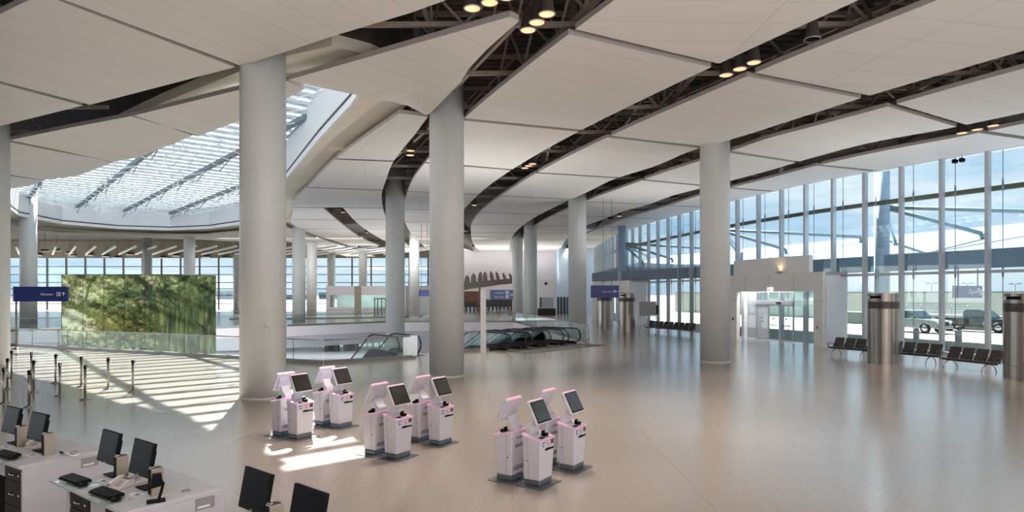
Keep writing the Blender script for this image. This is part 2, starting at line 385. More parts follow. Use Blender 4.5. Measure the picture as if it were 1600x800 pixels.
G1u = CC([(1600, 176), (1475, 202), (1375, 220), (1275, 245), (1200, 267), (1092, 295), (1050, 306), (1015, 319), (975, 330), (950, 340), (917, 352), (900, 361), (887, 372), (877, 388), (874, 395)])
G1l = CC([(1600, 193), (1537, 206), (1487, 216), (1400, 232), (1300, 253), (1200, 279), (1092, 306), (1045, 321), (982, 340), (950, 352), (917, 365), (903, 378), (897, 394)])
G2u = CC([(1600, 79), (1500, 108), (1350, 152), (1262, 180), (1200, 200), (1139, 219), (1092, 232), (1025, 259), (962, 279), (920, 299), (887, 314), (837, 339), (815, 354), (803, 366), (797, 380), (796, 395)])
G2l = CC([(1600, 107), (1500, 134), (1395, 164), (1265, 199), (1200, 216), (1145, 235), (1092, 252), (1035, 270), (1000, 283), (920, 312), (880, 330), (840, 351), (822, 365), (815, 380), (813, 395)])
G3u = CC([(1342, 0), (1200, 64), (1120, 101), (915, 200), (800, 265), (725, 327), (712, 345), (706, 362), (712, 380), (725, 388), (747, 395)])
G3l = CC([(1465, 0), (1200, 105), (1172, 117), (980, 200), (950, 214), (837, 271), (800, 294), (755, 327), (737, 350), (736, 365), (742, 385), (752, 394)])
G4u = CC([(672, 178), (652, 205), (615, 252), (602, 285), (597, 300), (597, 318), (602, 337), (612, 355), (632, 378), (655, 396)])
G4l = CC([(960, 0), (897, 47), (800, 122), (725, 185), (670, 247), (650, 272), (635, 305), (634, 350), (645, 368), (670, 390), (680, 396)])
B4l = CC([(627, 175), (525, 248), (480, 293), (460, 312), (457, 330), (457, 350), (477, 361), (540, 382), (595, 399)])
G6a = CC([(504, 324), (525, 342), (550, 362), (570, 375), (600, 386), (640, 398)])
G6b = CC([(535, 324), (560, 350), (600, 376), (635, 393)])
band(G1l, lambda y: fac(y)+.2, [(13.4, 13.8), (19, 20.6), (27.4, 29.2), (34.5, 36.3), (42.0, 43.5), (50.4, 51.5), (58.5, 60), (67, 67.6), (75, 75.5), (83, 83.3), (91, 91), (97, 97)])
band(G2l, G1u, [(13.4, 13.8), (15.8, 18.4), (23.5, 26.4), (31.2, 33.7), (39, 41.3), (48.3, 49.6), (57, 57.8), (65, 65.5), (74, 74), (83, 83), (92, 92), (101, 101), (106, 106)])
band(G3l, G2u, [(13.4, 14.6), (20.2, 22.5), (28.2, 30.3), (36.7, 38.3), (45.5, 47), (54.8, 56), (64, 64.5), (73, 73), (82, 82), (91, 91), (100, 100), (106, 106)])
band(G4l, G3u, [(13.4, 13.6), (16.9, 19.4), (25.4, 27.2), (33.8, 35.8), (43.4, 44.8), (52.7, 53), (62, 62), (71, 71), (80, 80), (90, 90), (100, 100), (106, 106)])
band(B4l, G4u, [(24.4, 24.9), (32.9, 33.5), (41.8, 42.9), (51.5, 51.9)])
band(B4l, G6a, [(51.5, 51.7), (60, 60.2), (69, 69), (80, 80), (93, 93)])
band(G6b, G4u, [(51.7, 51.9), (60, 60), (69, 69), (80, 80), (92, 92), (105, 105)])
px_panel([(75, -11), (98, -1), (374, 102), (400, 96), (446, 81), (525, 55), (642, 20), (697, 0), (880, -62), (170, -60)], (95, 0), (372, 103))
px_panel([(66, -10), (88, 0), (367, 105), (140, 164), (132, 161.5), (0, 127), (-120, 96), (-120, 81), (0, 22), (45, 0)], (95, 0), (372, 103))
px_panel([(0, 131), (129, 165), (12, 194), (-120, 226), (-120, 100)], (0, 129), (130, 163))
px_panel([(450, 125), (600, 82), (797, 26), (811, 33), (760, 78), (732, 108), (720, 128), (672, 178), (665, 180), (637, 165), (565, 150), (497, 136)], (600, 82), (720, 128))
px_panel([(449, 126.5), (475, 140), (446, 155), (370, 190), (308, 213.5), (209, 180.5), (375, 140)], (205, 180), (305, 208))
px_panel([(205, 181.5), (304, 210.5), (220, 245), (180, 252.5), (15, 219), (107, 200)], (205, 180), (305, 208))
px_panel([(13, 221.5), (177, 254), (120, 275), (68, 281.3), (-90, 256), (-90, 243)], (13, 220), (178, 252))
px_panel([(66, 283), (47, 290), (13, 295), (-60, 312), (-200, 300), (-90, 258)], (13, 220), (178, 252))
# panels of the ring beyond the rooflight, and the one over the viewpoint
px_panel([(-60, 330), (13, 348), (55, 359), (95, 363), (170, 365), (240, 367.5), (320, 367), (375, 362), (446, 354), (477, 367), (540, 385), (590, 402), (550, 403), (495, 388), (446, 377), (375, 378), (320, 375), (240, 372), (150, 369), (90, 367), (58, 364), (13, 357), (-60, 346)], (150, 369), (320, 375))
ov = [(-60, -15), (34, -15), (30, 13.2), (-25, 13.2)]
panel(ov, 0)

# trusses up in the dark space between deck and panels
def truss(a, b, z0=10.75, z1=12.8, step=1.9):
    a, b = Vector(a), Vector(b); L = (b-a).length; n = max(2, int(L/step)); mb = MB()
    q = lambda t, z: Vector((a.x+(b.x-a.x)*t, a.y+(b.y-a.y)*t, z))
    mb.bar(q(0, z0), q(1, z0), .12, .14); mb.bar(q(0, z1), q(1, z1), .14, .16)
    for k in range(n):
        t0, t1 = k/n, (k+1)/n
        mb.bar(q(t0, z0 if k % 2 else z1), q(t1, z1 if k % 2 else z0), .07, .07)
    mb.build('roof_truss', MAT['steel_dark'], ceiling)
for y in range(14, 60, 4):
    xr = {14: -30, 18: -30}.get(y)
    if xr is None:
        # right of the rooflight
        xs = [p for p in SOFF[2:11]]; xc = Curve(xs)(y)+.6 if y >= 24 else -3.5
        truss((xc, y), (fac(y)-.8, y))
        if y < 40: truss((-62, y), (Curve([(-7.4, 20), (-21.5, 30.4), (-35, 39.2), (-42.5, 44.5)])(y)-1, y))
    else: truss((xr, y), (fac(y)-.8, y))
for x, y0, y1 in ((-26, 13, 29), (-20, 12, 27), (-14, 12, 23), (-9.5, 12, 19.5), (-2.4, 12, 21), (2, 12, 45), (6.5, 12, 62), (11, 12, 56), (15.5, 12, 45), (20, 12, 33)):
    truss((x, y0), (x, y1), 11.0, 12.9, 1.4)

for a, b in (((-1.8, 15.6), (-20, 26.6)), ((1.6, 14.5), (-2.3, 24.4)), ((2.9, 15), (-.6, 24.5)), ((-2.3, 26), (-8.2, 40)), ((9.0, 14.5), (3.4, 27)), ((3.4, 27), (-2.4, 46)), ((12.8, 20), (7.2, 33))):
    truss(a, b, 10.9, 12.7, 1.3)
m = MB()
for k in range(96):
    y = 11+k*.5; x0 = -60 if y < 19 else (-3.0 if y < 24 else Curve(SOFF[2:11])(y)+.4)
    m.box(((x0+fac(y)-.5)/2, y, 12.96), (fac(y)-.5-x0, .2, .08))
m.build('deck_corrugation', MAT['deckrib'], ceiling)

# ------------------------------------------------------------------ rooflight: glass on purlins
sky = tag(empty('window_3', (0, 0, 0)), kind='structure')
g = MB(); g.prism(LENS, 12.86, 12.9); g.build('pane', MAT['glass_sky'], sky)
MAT['purlin'] = M_('purlin_grey', (232, 236, 240), .45, metal=.2, var=.02)
MAT['rod'] = M_('rod_grey', (120, 128, 140), .4, metal=.3)
ax = Vector((-.65, .76)).normalized(); pa = Vector((ax.y, -ax.x)); tip = Vector((-5.4, 20.6))
def clip(o, d):
    ts = []
    for i in range(len(LENS)):
        p, q = Vector(LENS[i]), Vector(LENS[(i+1) % len(LENS)]); e = q-p
        den = d.x*e.y-d.y*e.x
        if abs(den) < 1e-9: continue
        r = p-o; t = (r.x*e.y-r.y*e.x)/den; u = (r.x*d.y-r.y*d.x)/den
        if 0 <= u < 1: ts.append(t)
    return (min(ts), max(ts)) if len(ts) > 1 else None
k = 0; s = .5
while s < 70:
    o = tip+ax*s; c = clip(o, pa)
    if c and c[1]-c[0] > .6:
        a, b = o+pa*c[0], o+pa*c[1]; mb = MB()
        mb.bar((*a, 12.78), (*b, 12.78), .34, .08)
        if k % 2 == 0 and c[1]-c[0] > 4:
            n = max(2, round((c[1]-c[0])/4.5)); pts = []
            for j in range(n*2+1):
                q = a+(b-a)*(j/(n*2)); pts.append(Vector((*q, 12.6 if j % 2 == 0 else 11.95)))
            for u, v in zip(pts[:-1], pts[1:]): mb.bar(u, v, .06, .06)
            for j in range(1, n*2, 2): mb.bar(pts[j], (pts[j].x, pts[j].y, 12.65), .07, .07)
        mb.build('purlin', MAT['purlin'], sky)
    s += 1.45; k += 1
for off in (-13.5, -9, -4.5, 0, 4.5, 9, 13.5):
    o = tip+pa*off; c = clip(o, ax)
    if c and c[1]-c[0] > 2:
        a, b = o+ax*c[0], o+ax*c[1]; mb = MB()
        mb.bar((*a, 12.55), (*b, 12.55), .28, .26); n = max(2, int((c[1]-c[0])/2.9)); prev = None
        for j in range(n+1):
            q = a+(b-a)*(j/n); z = 11.9 if j % 2 else 12.5; cur = Vector((*q, z))
            if prev is not None: mb.bar(prev, cur, .05, .05)
            prev = cur
        mb.build('rib', MAT['rod'], sky)

# ------------------------------------------------------------------ glazed front on the right
w1 = tag(empty('window_1', (fac(40), 40, 0)), kind='structure'); W1 = Matrix.Translation((-fac(40), -40, 0))
def WM(): m = MB(); m.M = W1; return m
def fac_at_px(px):
    k = (px-CXP)/F; lo, hi = 16.0, 96.0
    for _ in range(50):
        mid = (lo+hi)/2
        if fac(mid)-k*mid > 0: lo = mid
        else: hi = mid
    return lo
mys = [23.2, 25.2, 27.4, 29.5]+[fac_at_px(p) for p in (1546, 1474, 1411, 1354, 1305, 1262, 1224, 1188, 1155)]
while mys[-1] < 95:
    y = mys[-1]; d = fac(y+.5)-fac(y-.5); mys.append(y+2.35/math.sqrt(1+d*d))
gm = WM()
ys = [16]+[y for y in mys]
for a, b in zip(ys[:-1], ys[1:]): gm.bar((fac(a), a, 5.0), (fac(b), b, 5.0), .03, 10.2)
gm.build('pane', MAT['glass'], w1)
def normal_at(y):
    d = fac(y+.5)-fac(y-.5); t = Vector((d, 1)).normalized(); return Vector((t.y, -t.x)), t      # outward, along
for y in mys:
    n, t = normal_at(y); x = fac(y); m = WM()
    c = Vector((x, y))-n*.14
    m.bar((c.x, c.y, 0), (c.x, c.y, 10.15), .16, .30, (n.x, n.y, 0))
    m.build('mullion', MAT['alu'], w1)
    q = Vector((x, y))-n*.10-t*.62 if y < 60 else None
    if q is not None:
        m = WM(); m.tube([(q.x, q.y, 0), (q.x, q.y, 10.1)], .018, 6)
        for z in (4.25, 8.4): m.tube([(q.x, q.y, z-.35), (q.x, q.y, z-.15), (q.x, q.y, z+.15), (q.x, q.y, z+.35)], [.02, .045, .045, .02], 8)
        m.build('cable', MAT['rod'], w1)
def run(mb, y0, y1, z, wd, h, off, step=2.0):
    n = max(1, int((y1-y0)/step)); pts = []
    for i in range(n+1):
        y = y0+(y1-y0)*i/n; nn, _ = normal_at(y); pts.append((fac(y)+nn.x*off, y+nn.y*off))
    for a, b in zip(pts[:-1], pts[1:]): mb.bar((a[0], a[1], z), (b[0], b[1], z), wd, h)
m = WM(); run(m, 16, 96, 8.33, .25, .24, .35); m.build('transom', MAT['olive'], w1)
m = WM(); run(m, 16, 39.8, 4.25, .42, .14, -.15); run(m, 47.6, 96, 4.25, .42, .14, -.15); m.build('transom', MAT['alu'], w1)
m = WM(); run(m, 16, 96, 10.22, .5, .3, 0); m.build('head_frame', MAT['white'], w1)
m = WM(); run(m, 16, 39.5, .08, .3, .16, 0); run(m, 47.6, 96, .08, .3, .16, 0); m.build('sill', MAT['alu'], w1)
m = MB(); run(m, 16, 96, 11.7, .25, 2.8, .15); tag(m.build('wall_right', MAT['white']), kind='structure')

# ------------------------------------------------------------------ far window wall on the left, far walls
w2 = tag(empty('window_2', (-52, 121, 0)), kind='structure')
def W2(): m = MB(); m.M = Matrix.Translation((52, -121, 0)); return m
m = W2(); m.box((-52, 121, 4.95), (88, .04, 9.9)); m.build('pane', MAT['glass'], w2)
MAT['mull_dark'] = M_('mullion_dark', (70, 68, 70), .5)
x = -95.0
while x < -8:
    m = W2(); m.box((x, 120.9, 4.95), (.24, .25, 9.9)); m.build('mullion', MAT['mull_dark'], w2); x += 3.6
for z in (1.2, 2.8, 4.0, 5.2, 6.7, 8.2):
    m = W2(); m.box((-52, 120.9, z), (88, .2, .14)); m.build('transom', MAT['mull_dark'], w2)
m = MB(); m.box((-52, 120.6, 11.4), (88, .4, 3.2)); tag(m.build('wall_bulkhead', MAT['bulkhead']), kind='structure')
m = MB(); m.box((-.3, 106.2, 6.4), (15.6, .4, 13.4)); tag(m.build('wall_back', MAT['wallwhite']), kind='structure')
m = MB(); m.box((-8.3, 113.5, 6.4), (.4, 15, 13.4)); tag(m.build('wall_side', MAT['greywall']), kind='structure')
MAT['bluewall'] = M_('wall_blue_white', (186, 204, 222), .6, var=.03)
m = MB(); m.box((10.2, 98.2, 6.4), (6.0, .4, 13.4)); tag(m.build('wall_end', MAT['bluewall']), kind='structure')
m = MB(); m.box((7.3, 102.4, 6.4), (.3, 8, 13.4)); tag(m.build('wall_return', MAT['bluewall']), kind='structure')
# slats hung below the dark ceiling in front of the far windows
sl_ = []
x = -92
while x < -22:
    a = Vector((x, 112, 10.0)); b = a+Vector((14.5, -19.5, 0))
    if b.y > 86 or True:
        m = MB(); m.bar(a, b, .24, .25); m.build('ceiling_slat', MAT['white'], ceiling)
    x += 2.9

m = MB(); m.box((-29, -16.2, 6.3), (136, .4, 13.6)); tag(m.build('wall_front', MAT['wallwhite']), kind='structure')

# ================================================================== OUTSIDE
gm = MB()
ol = [(fac(y)+.3, y) for y in range(-16, 97, 4)]
gm.prism(ol+[(13.4, 99), (13.4, 122), (-300, 122), (-300, 900), (600, 900), (600, -16)], -.3, -.03)
tag(gm.build('ground', MAT['concrete']), kind='structure')
RD = Vector((-.36, .93)).normalized(); RN = Vector((RD.y, -RD.x))       # along the road, away from the building
O0 = Vector((22.0, 33.5))
def along(off, t): p = O0+RN*off+RD*t; return p
def strip(name, off, t0, t1, z0, z1, th, mat, label=None, cat=None):
    a, b = along(off, t0), along(off, t1); m = MB(); m.bar((*a, (z0+z1)/2), (*b, (z0+z1)/2), th, z1-z0)
    return m.build(name, mat)
wl = strip('parapet_wall', 34, -60, 70, -.03, 3.25, .35, MAT['barrier'])
cp_ = MB(); a, b = along(34, -60), along(34, 70); cp_.bar((*a, 3.31), (*b, 3.31), .5, .12); cp_.build('coping', MAT['barrierdark'], wl)
tag(wl, 'long pale concrete parapet wall on the far side of the drop-off road', 'parapet')
wl = strip('low_barrier', 25.5, -60, 30, -.03, 1.15, .4, MAT['barrierdark'])
cp_ = MB(); a, b = along(25.5, -60), along(25.5, 30); cp_.bar((*a, 1.2), (*b, 1.2), .55, .1); cp_.build('coping', MAT['barrier'], wl)
tag(wl, 'low grey-green concrete barrier behind the parked pickup trucks', 'barrier')
mk = strip('pedestrian_railing', 25.5, 15, 25, 2.18, 2.23, .05, MAT['rod'])
for i in range(8):
    p = along(25.5, 15+i*10/7); m = MB(); m.tube([(*p, 1.25), (*p, 2.2)], .025, 6); m.build('baluster', MAT['rod'], mk)
m = MB()
for z in (1.5, 1.75, 1.98): a, b = along(25.5, 15), along(25.5, 25); m.bar((*a, z), (*b, z), .03, .03)
m.build('rail', MAT['rod'], mk)
tag(mk, 'grey metal railing on top of the low barrier above the silver pickup', 'railing')

# canopy over the kerb: sloping glazed wing on steel, hung by tie rods from masts
can = empty('canopy', (*along(6, 8), 0)); CI = Matrix.Translation(-Vector((*along(6, 8), 0)))
def CM(): m = MB(); m.M = CI; return m
MAT['canopy'] = M_('canopy_sheet', (104, 116, 134), .35, metal=.2, var=.03)
MAT['canopy_dark'] = M_('canopy_fascia', (104, 118, 138), .5, var=.04)
MAT['mast'] = M_('mast_blue_grey', (152, 168, 186), .45, var=.03)
def wing(t0, t1):
    m = CM(); n = 1
    a0, a1 = along(1.6, t0), along(1.6, t1); b0, b1 = along(11, t0), along(11, t1)
    za, zb = 5.3, 7.4
    m.add([(*a0, za), (*a1, za), (*b1, zb), (*b0, zb), (*a0, za+.12), (*a1, za+.12), (*b1, zb+.12), (*b0, zb+.12)],
          [(0, 1, 2, 3), (7, 6, 5, 4), (0, 4, 5, 1), (1, 5, 6, 2), (2, 6, 7, 3), (3, 7, 4, 0)])
    m.build('roof_sheet', MAT['canopy'], can)
    for k in range(7):
        f = k/6; p0, p1 = along(1.6+9.4*f, t0), along(1.6+9.4*f, t1); z = za+(zb-za)*f-.08
        m = CM(); m.bar((*p0, z), (*p1, z), .12, .22); m.build('purlin', MAT['canopy_dark'], can)
    m = CM(); p0, p1 = along(1.6, t0), along(1.6, t1); m.bar((*p0, 4.95), (*p1, 4.95), .3, .95); m.build('fascia', MAT['canopy_dark'], can)
    for k in range(int((t1-t0)/4)+1):
        p0, p1 = along(1.6, t0+4*k), along(11, t0+4*k); m = CM(); m.bar((*p0, za-.2), (*p1, zb-.2), .18, .3); m.build('rafter', MAT['strut'], can)
wing(-22, 40)
for t in (-10.5, 4.3, 19, 34):
    p = along(1.7, t); q = Vector((*p, 8.33))
    m = CM(); m.lathe([(.42, 0), (.42, 10.6)], 20, (p.x, p.y, 0)); m.build('mast', MAT['mast'], can)
    for tt, oo, zz in ((t-7.5, 8.5, 6.9), (t+5.5, 8.5, 6.9), (t-3.2, 5.6, 6.15), (t+2.2, 5.6, 6.15)):
        e = along(oo, tt); m = CM(); e3 = Vector((*e, zz)); top = e3+Vector((0, 0, .45))
        m.tube([q, top], .12, 8); m.tube([top, e3], .12, 8); m.build('tie_strut', MAT['strut'], can)
tag(can, 'steel and sheet canopy sloping up over the kerb outside the glazed front', 'canopy')

# sign over the kerb, bollards, lamp posts
sg = empty('hanging_sign', tuple(D(1512.5, 41.0, 0)))
S_ = 41.0/F; wv = 43*S_; hh = 19*S_; zc = EYE+(HY-456)*S_
m = MB(); m.box((0, 0, zc), (wv, .14, hh)); m.build('sign_box', MAT['blue'], sg, bevel=.01)
m = MB(); m.box((-wv/2-.03, 0, zc), (.08, .18, hh+.05)); m.build('end_cap', MAT['alu'], sg)
text_mesh('lettering', 'Spirit', .42, MAT['letter'], sg, (-.02, -.085, zc-.12), (math.pi/2, 0, 0))
m = MB(); m.cm = 0
m.bar((.62, -.09, zc+.22), (.62, -.09, zc-.05), .05, .02, (0, 1, 0)); m.bar((.62, -.09, zc+.24), (.52, -.09, zc+.12), .05, .02, (0, 1, 0)); m.bar((.62, -.09, zc+.24), (.72, -.09, zc+.12), .05, .02, (0, 1, 0))
m.bar((.78, -.09, zc+.12), (.78, -.09, zc-.2), .05, .02, (0, 1, 0)); m.bar((.78, -.09, zc-.22), (.70, -.09, zc-.12), .05, .02, (0, 1, 0)); m.build('arrow', MAT['letter'], sg)
for dx in (-.62, .62):
    m = MB(); m.tube([(dx, 0, zc+hh/2), (dx, 0, 5.65)], .045, 8); m.build('hanger', MAT['rod'], sg)
tag(sg, 'pale blue hanging sign reading Spirit, outside under the canopy', 'sign')
MAT['bollard'] = M_('bollard_grey', (186, 186, 186), .5)
def bollard(px, Y, lab):
    m = MB(); m.lathe([(.16, 0), (.16, .98), (.13, 1.06), (.0001, 1.09)], 16); o = m.build('bollard', MAT['bollard'], None, tuple(D(px, Y, -.03)))
    c = MB(); c.lathe([(.165, .80), (.165, .86)], 16); c.build('reflector_band', MAT['letter'], o)
    tag(o, lab, 'bollard', 'bollards along the kerb')
bollard(1432, 39.5, 'short grey bollard in front of the silver pickup')
bollard(1498, 37.2, 'short grey bollard below the tail of the dark pickup')
for px, yb, Yd, lab in ((1455, 442, 92, 'street lamp post rising behind the parapet above the silver pickup'), (1511, 442, 88, 'street lamp post rising just above the hanging blue sign outside'), (1585, 443, 86, 'street lamp post behind the parapet, rightmost of the three outside')):
    base = D(px, Yd, -.03); hz = EYE+(HY-yb)/F*Yd
    r = empty('street_lamp', tuple(base)); m = MB(); m.tube([(0, 0, 0), (0, 0, hz)], [.14, .08], 8); m.build('pole', MAT['rod'], r)
    m = MB(); m.box((-.55, 0, hz), (.7, .3, .14)); m.box((.55, 0, hz), (.7, .3, .14)); m.bar((-.4, 0, hz-.1), (.4, 0, hz-.1), .06, .06); m.build('lamp_head', MAT['rod'], r)
    tag(r, lab, 'lamp post', 'lamp posts beyond the road')

# pickups
MAT['silver'] = M_('car_silver', (150, 158, 160), .25, metal=.6, coat=.6)
MAT['carblack'] = M_('car_black', (42, 46, 50), .25, metal=.3, coat=.6)
MAT['carglass'] = M_('car_glass', (40, 62, 72), .1, spec=.7)
MAT['tyre'] = M_('tyre', (30, 30, 30), .8)
def pickup(px, Y, paint, label, t_dir):
    p = D(px, Y, -.03); r = empty('pickup_truck', tuple(p), math.atan2(t_dir.y, t_dir.x))
    body = [(-2.85, .55), (-2.85, 1.12), (-2.75, 1.18), (-.75, 1.18), (-.72, 1.2), (1.15, 1.2), (1.35, 1.18), (2.55, 1.08), (2.85, .95), (2.9, .5), (2.75, .42), (2.35, .42), (2.28, .65), (2.05, .85), (1.75, .85), (1.5, .65), (1.42, .42), (-1.3, .42), (-1.38, .65), (-1.6, .85), (-1.9, .85), (-2.13, .65), (-2.2, .42), (-2.7, .45)]
    m = MB(); m.profile(body, 1.86); m.build('body', paint, r, bevel=.05)
    cab = [(-.75, 1.15), (-.7, 1.72), (-.45, 1.86), (.55, 1.86), (.75, 1.8), (1.4, 1.18)]
    m = MB(); m.profile(cab, 1.66); m.build('cab', paint, r, bevel=.06)
    win = [(-.58, 1.24), (-.56, 1.66), (-.4, 1.76), (.5, 1.76), (.66, 1.7), (1.14, 1.24)]
    m = MB(); m.profile(win, 1.69); m.build('side_window', MAT['carglass'], r)
    m = MB(); m.add([(.80, -.72, 1.76), (.80, .72, 1.76), (1.37, .76, 1.24), (1.37, -.76, 1.24), (.83, -.72, 1.77), (.83, .72, 1.77), (1.40, .76, 1.25), (1.40, -.76, 1.25)], [(0, 1, 2, 3), (7, 6, 5, 4), (0, 4, 5, 1), (1, 5, 6, 2), (2, 6, 7, 3), (3, 7, 4, 0)]); m.build('windscreen', MAT['carglass'], r)
    for x in (-1.75, 1.9):
        for y in (-.86, .86):
            m = MB(); m.lathe([(.12, -.12), (.36, -.12), (.39, -.08), (.39, .08), (.36, .12), (.12, .12)], 24, (x, y, .39), 'Y'); wh = m.build('wheel', MAT['tyre'], r)
            h = MB(); h.lathe([(.05, -.13), (.25, -.125), (.25, .125), (.05, .13)], 18, (x, y, .39), 'Y'); h.build('rim', MAT['chrome'], wh)
    for y in (-.7, .7):
        m = MB(); m.box((2.84, y, .92), (.12, .36, .2)); m.build('headlamp', MAT['letter'], r, bevel=.03)
        m = MB(); m.box((-2.85, y*1.2, .98), (.08, .16, .3)); m.build('tail_lamp', MAT['red'], r)
    m = MB(); m.box((2.9, 0, .8), (.06, .9, .3)); m.build('grille', MAT['drawer'], r)
    m = MB(); m.box((2.9, 0, .52), (.18, 1.85, .2)); m.build('bumper', MAT['chrome'], r, bevel=.03)
    m = MB(); m.box((-2.9, 0, .56), (.14, 1.8, .18)); m.build('bumper', MAT['chrome'], r, bevel=.03)
    for y in (-1.0, 1.0):
        m = MB(); m.box((.95, y, 1.3), (.14, .2, .16)); m.build('wing_mirror', paint, r, bevel=.03)
    tag(r, label, 'pickup truck')
pickup(1421, 53.2, MAT['silver'], 'silver pickup truck nosing out from behind the outdoor mast', Vector((.40, -.92)))
pickup(1527, 53.6, MAT['carblack'], 'dark pickup truck parked beyond the kerb, seen from its side', Vector((.50, -.87)))
p = D(1432, 62, -.03)
# far buildings beyond the left windows
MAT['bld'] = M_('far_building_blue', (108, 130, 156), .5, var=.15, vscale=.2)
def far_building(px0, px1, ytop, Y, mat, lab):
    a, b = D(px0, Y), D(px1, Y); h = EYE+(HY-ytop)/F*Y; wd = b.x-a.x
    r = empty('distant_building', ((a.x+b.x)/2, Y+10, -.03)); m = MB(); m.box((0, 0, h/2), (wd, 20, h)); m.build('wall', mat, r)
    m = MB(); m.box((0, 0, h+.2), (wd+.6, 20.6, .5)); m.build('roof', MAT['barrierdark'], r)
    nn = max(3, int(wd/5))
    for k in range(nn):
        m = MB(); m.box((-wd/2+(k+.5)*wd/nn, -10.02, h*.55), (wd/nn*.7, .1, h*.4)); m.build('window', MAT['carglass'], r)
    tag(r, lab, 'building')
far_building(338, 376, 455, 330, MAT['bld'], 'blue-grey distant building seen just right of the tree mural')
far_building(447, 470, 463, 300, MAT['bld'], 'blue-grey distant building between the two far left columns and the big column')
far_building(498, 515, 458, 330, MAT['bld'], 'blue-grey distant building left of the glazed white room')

# ================================================================== COLUMNS
def column(px, Yc, r, label, z0=0.0, z1=12.99):
    m = MB(); m.lathe([(r, z0), (r, z1)], 48); o = m.build('round_column', MAT['column'], None, tuple(D(px, Yc, 0)))
    if z0 == 0:
        b = MB(); b.lathe([(r+.006, .0), (r+.006, .035), (r, .04)], 48, caps=False); b.build('base_ring', MAT['column'], o)
    tag(o, label, 'column', 'round white columns', 'structure')
    return o
c1 = column(411, 19.85, .68, 'thick white round column right behind the left group of kiosks, widest in view')
for z, dx in ((2.1, 0), (2.28, .03)):
    m = MB(); d = Vector((-(411-CXP)/F, -1, 0)).normalized(); q = d*.68; m.box((q.x+dx+.1, q.y-.01, z), (.09, .05, .09)); m.build('wall_plate', MAT['white'], c1)
column(698, 24.9, .67, 'white round column standing in mid floor behind the middle kiosks')
column(1117, 30.05, .68, 'white round column standing alone left of the entrance doors')
column(902, 47.5, .67, 'white round column just right of the escalator ends')
column(-14, 27.5, .66, 'white round column cut by the left picture edge, beside the queue posts')
column(617.5, 45.4, .67, 'white round column rising through the floor opening', -5.0)
column(467, 68.5, .68, 'white round column beyond the opening, nearest to the big left column')
column(487, 88, .68, 'white round column beyond the opening, half behind its bluish neighbour')
column(647.5, 84, .66, 'white round column far off between the opening column and the mid floor column')
column(829, 67, .68, 'white round column far off behind the escalators, the wider of a close pair')
column(808.5, 80, .66, 'white round column far off behind the escalators, the thinner of a close pair')
column(44.5, 63, .72, 'white round column behind the elevator sign')
column(296, 80, .66, 'white round column whose top shows above the right half of the tree mural')
column(230, 100, .68, 'white round column whose top shows above the middle of the tree mural')
column(517.5, 112, .68, 'slender far column in front of the far windows, left of the white room')
column(567, 108, .68, 'slender far column rising behind the white room')
column(371, 112, .7, 'far column by the windows between the mural and the big left column')

# ================================================================== BALUSTRADES ROUND THE OPENING
def balustrade(name, pts, label, h=1.08, step=1.9, rail_mat='steel', base=True, post_end=False):
    pts = [Vector((p[0], p[1])) for p in pts]; o = pts[0]; r = empty(name, (o.x, o.y, 0)); I = Matrix.Translation((-o.x, -o.y, 0))
    for a, b in zip(pts[:-1], pts[1:]):
        L = (b-a).length; n = max(1, round(L/step))
        for k in range(n):
            p = a+(b-a)*(k/n+.012/L); q = a+(b-a)*((k+1)/n-.012/L); m = MB(); m.M = I
            m.bar((*p, (h+.04)/2+.02), (*q, (h+.04)/2+.02), .02, h-.06); m.build('glass_panel', MAT['glass_rail'], r)
        for k in range(n+1):
            if k in (0, n): continue
            p = a+(b-a)*(k/n); m = MB(); m.M = I; m.bar((*p, .05), (*p, h-.03), .022, .022); m.build('joint', MAT['rod'], r)
    m = MB(); m.M = I; m.tube([(*p, h) for p in pts], .032, 8); m.build('handrail', MAT[rail_mat], r)
    if base:
        m = MB(); m.M = I; wall_run(m, pts, 0.0, .16, .09); m.build('base_shoe', MAT['shoe'], r)
    if post_end:
        p = pts[-1]; m = MB(); m.M = I; m.box((p.x-.25, p.y-.18, .62), (.72, .05, 1.0), .45); m.build('end_panel', MAT['chrome'], r)
    tag(r, label, 'balustrade', 'glass balustrades')
    return r
balustrade('glass_balustrade', [(-46, 38.4), (-30, 38.7), (-26.9, 37.2), (-20.7, 34.4), (-14.75, 31.8), (-8.58, 28.9)], 'long glass balustrade running in front of the tree mural')
balustrade('glass_balustrade', [(-8.50, 28.95), (-4.75, 31.6)], 'short glass balustrade turning the corner at the near tip of the opening', post_end=True)
balustrade('glass_balustrade', [(-3.6, 34.25), (-1.3, 35.55)], 'small glass balustrade left of the escalators by the white sign post')
balustrade('glass_balustrade', [(4.75, 39.3), (4.95, 42), (3.45, 52), (1.85, 62), (.4, 70.5)], 'glass balustrade curving away to the right of the escalators')
balustrade('glass_balustrade', [(-46, 52.3), (-30, 57.3), (-21.7, 61.8), (-13.6, 69.9), (-6, 71.1), (.3, 70.7)], 'glass balustrade on the far edge of the opening', step=3)
balustrade('glass_balustrade', [(-34, 77), (-22, 80), (-12, 86)], 'distant glass balustrade in front of the white room', step=4)

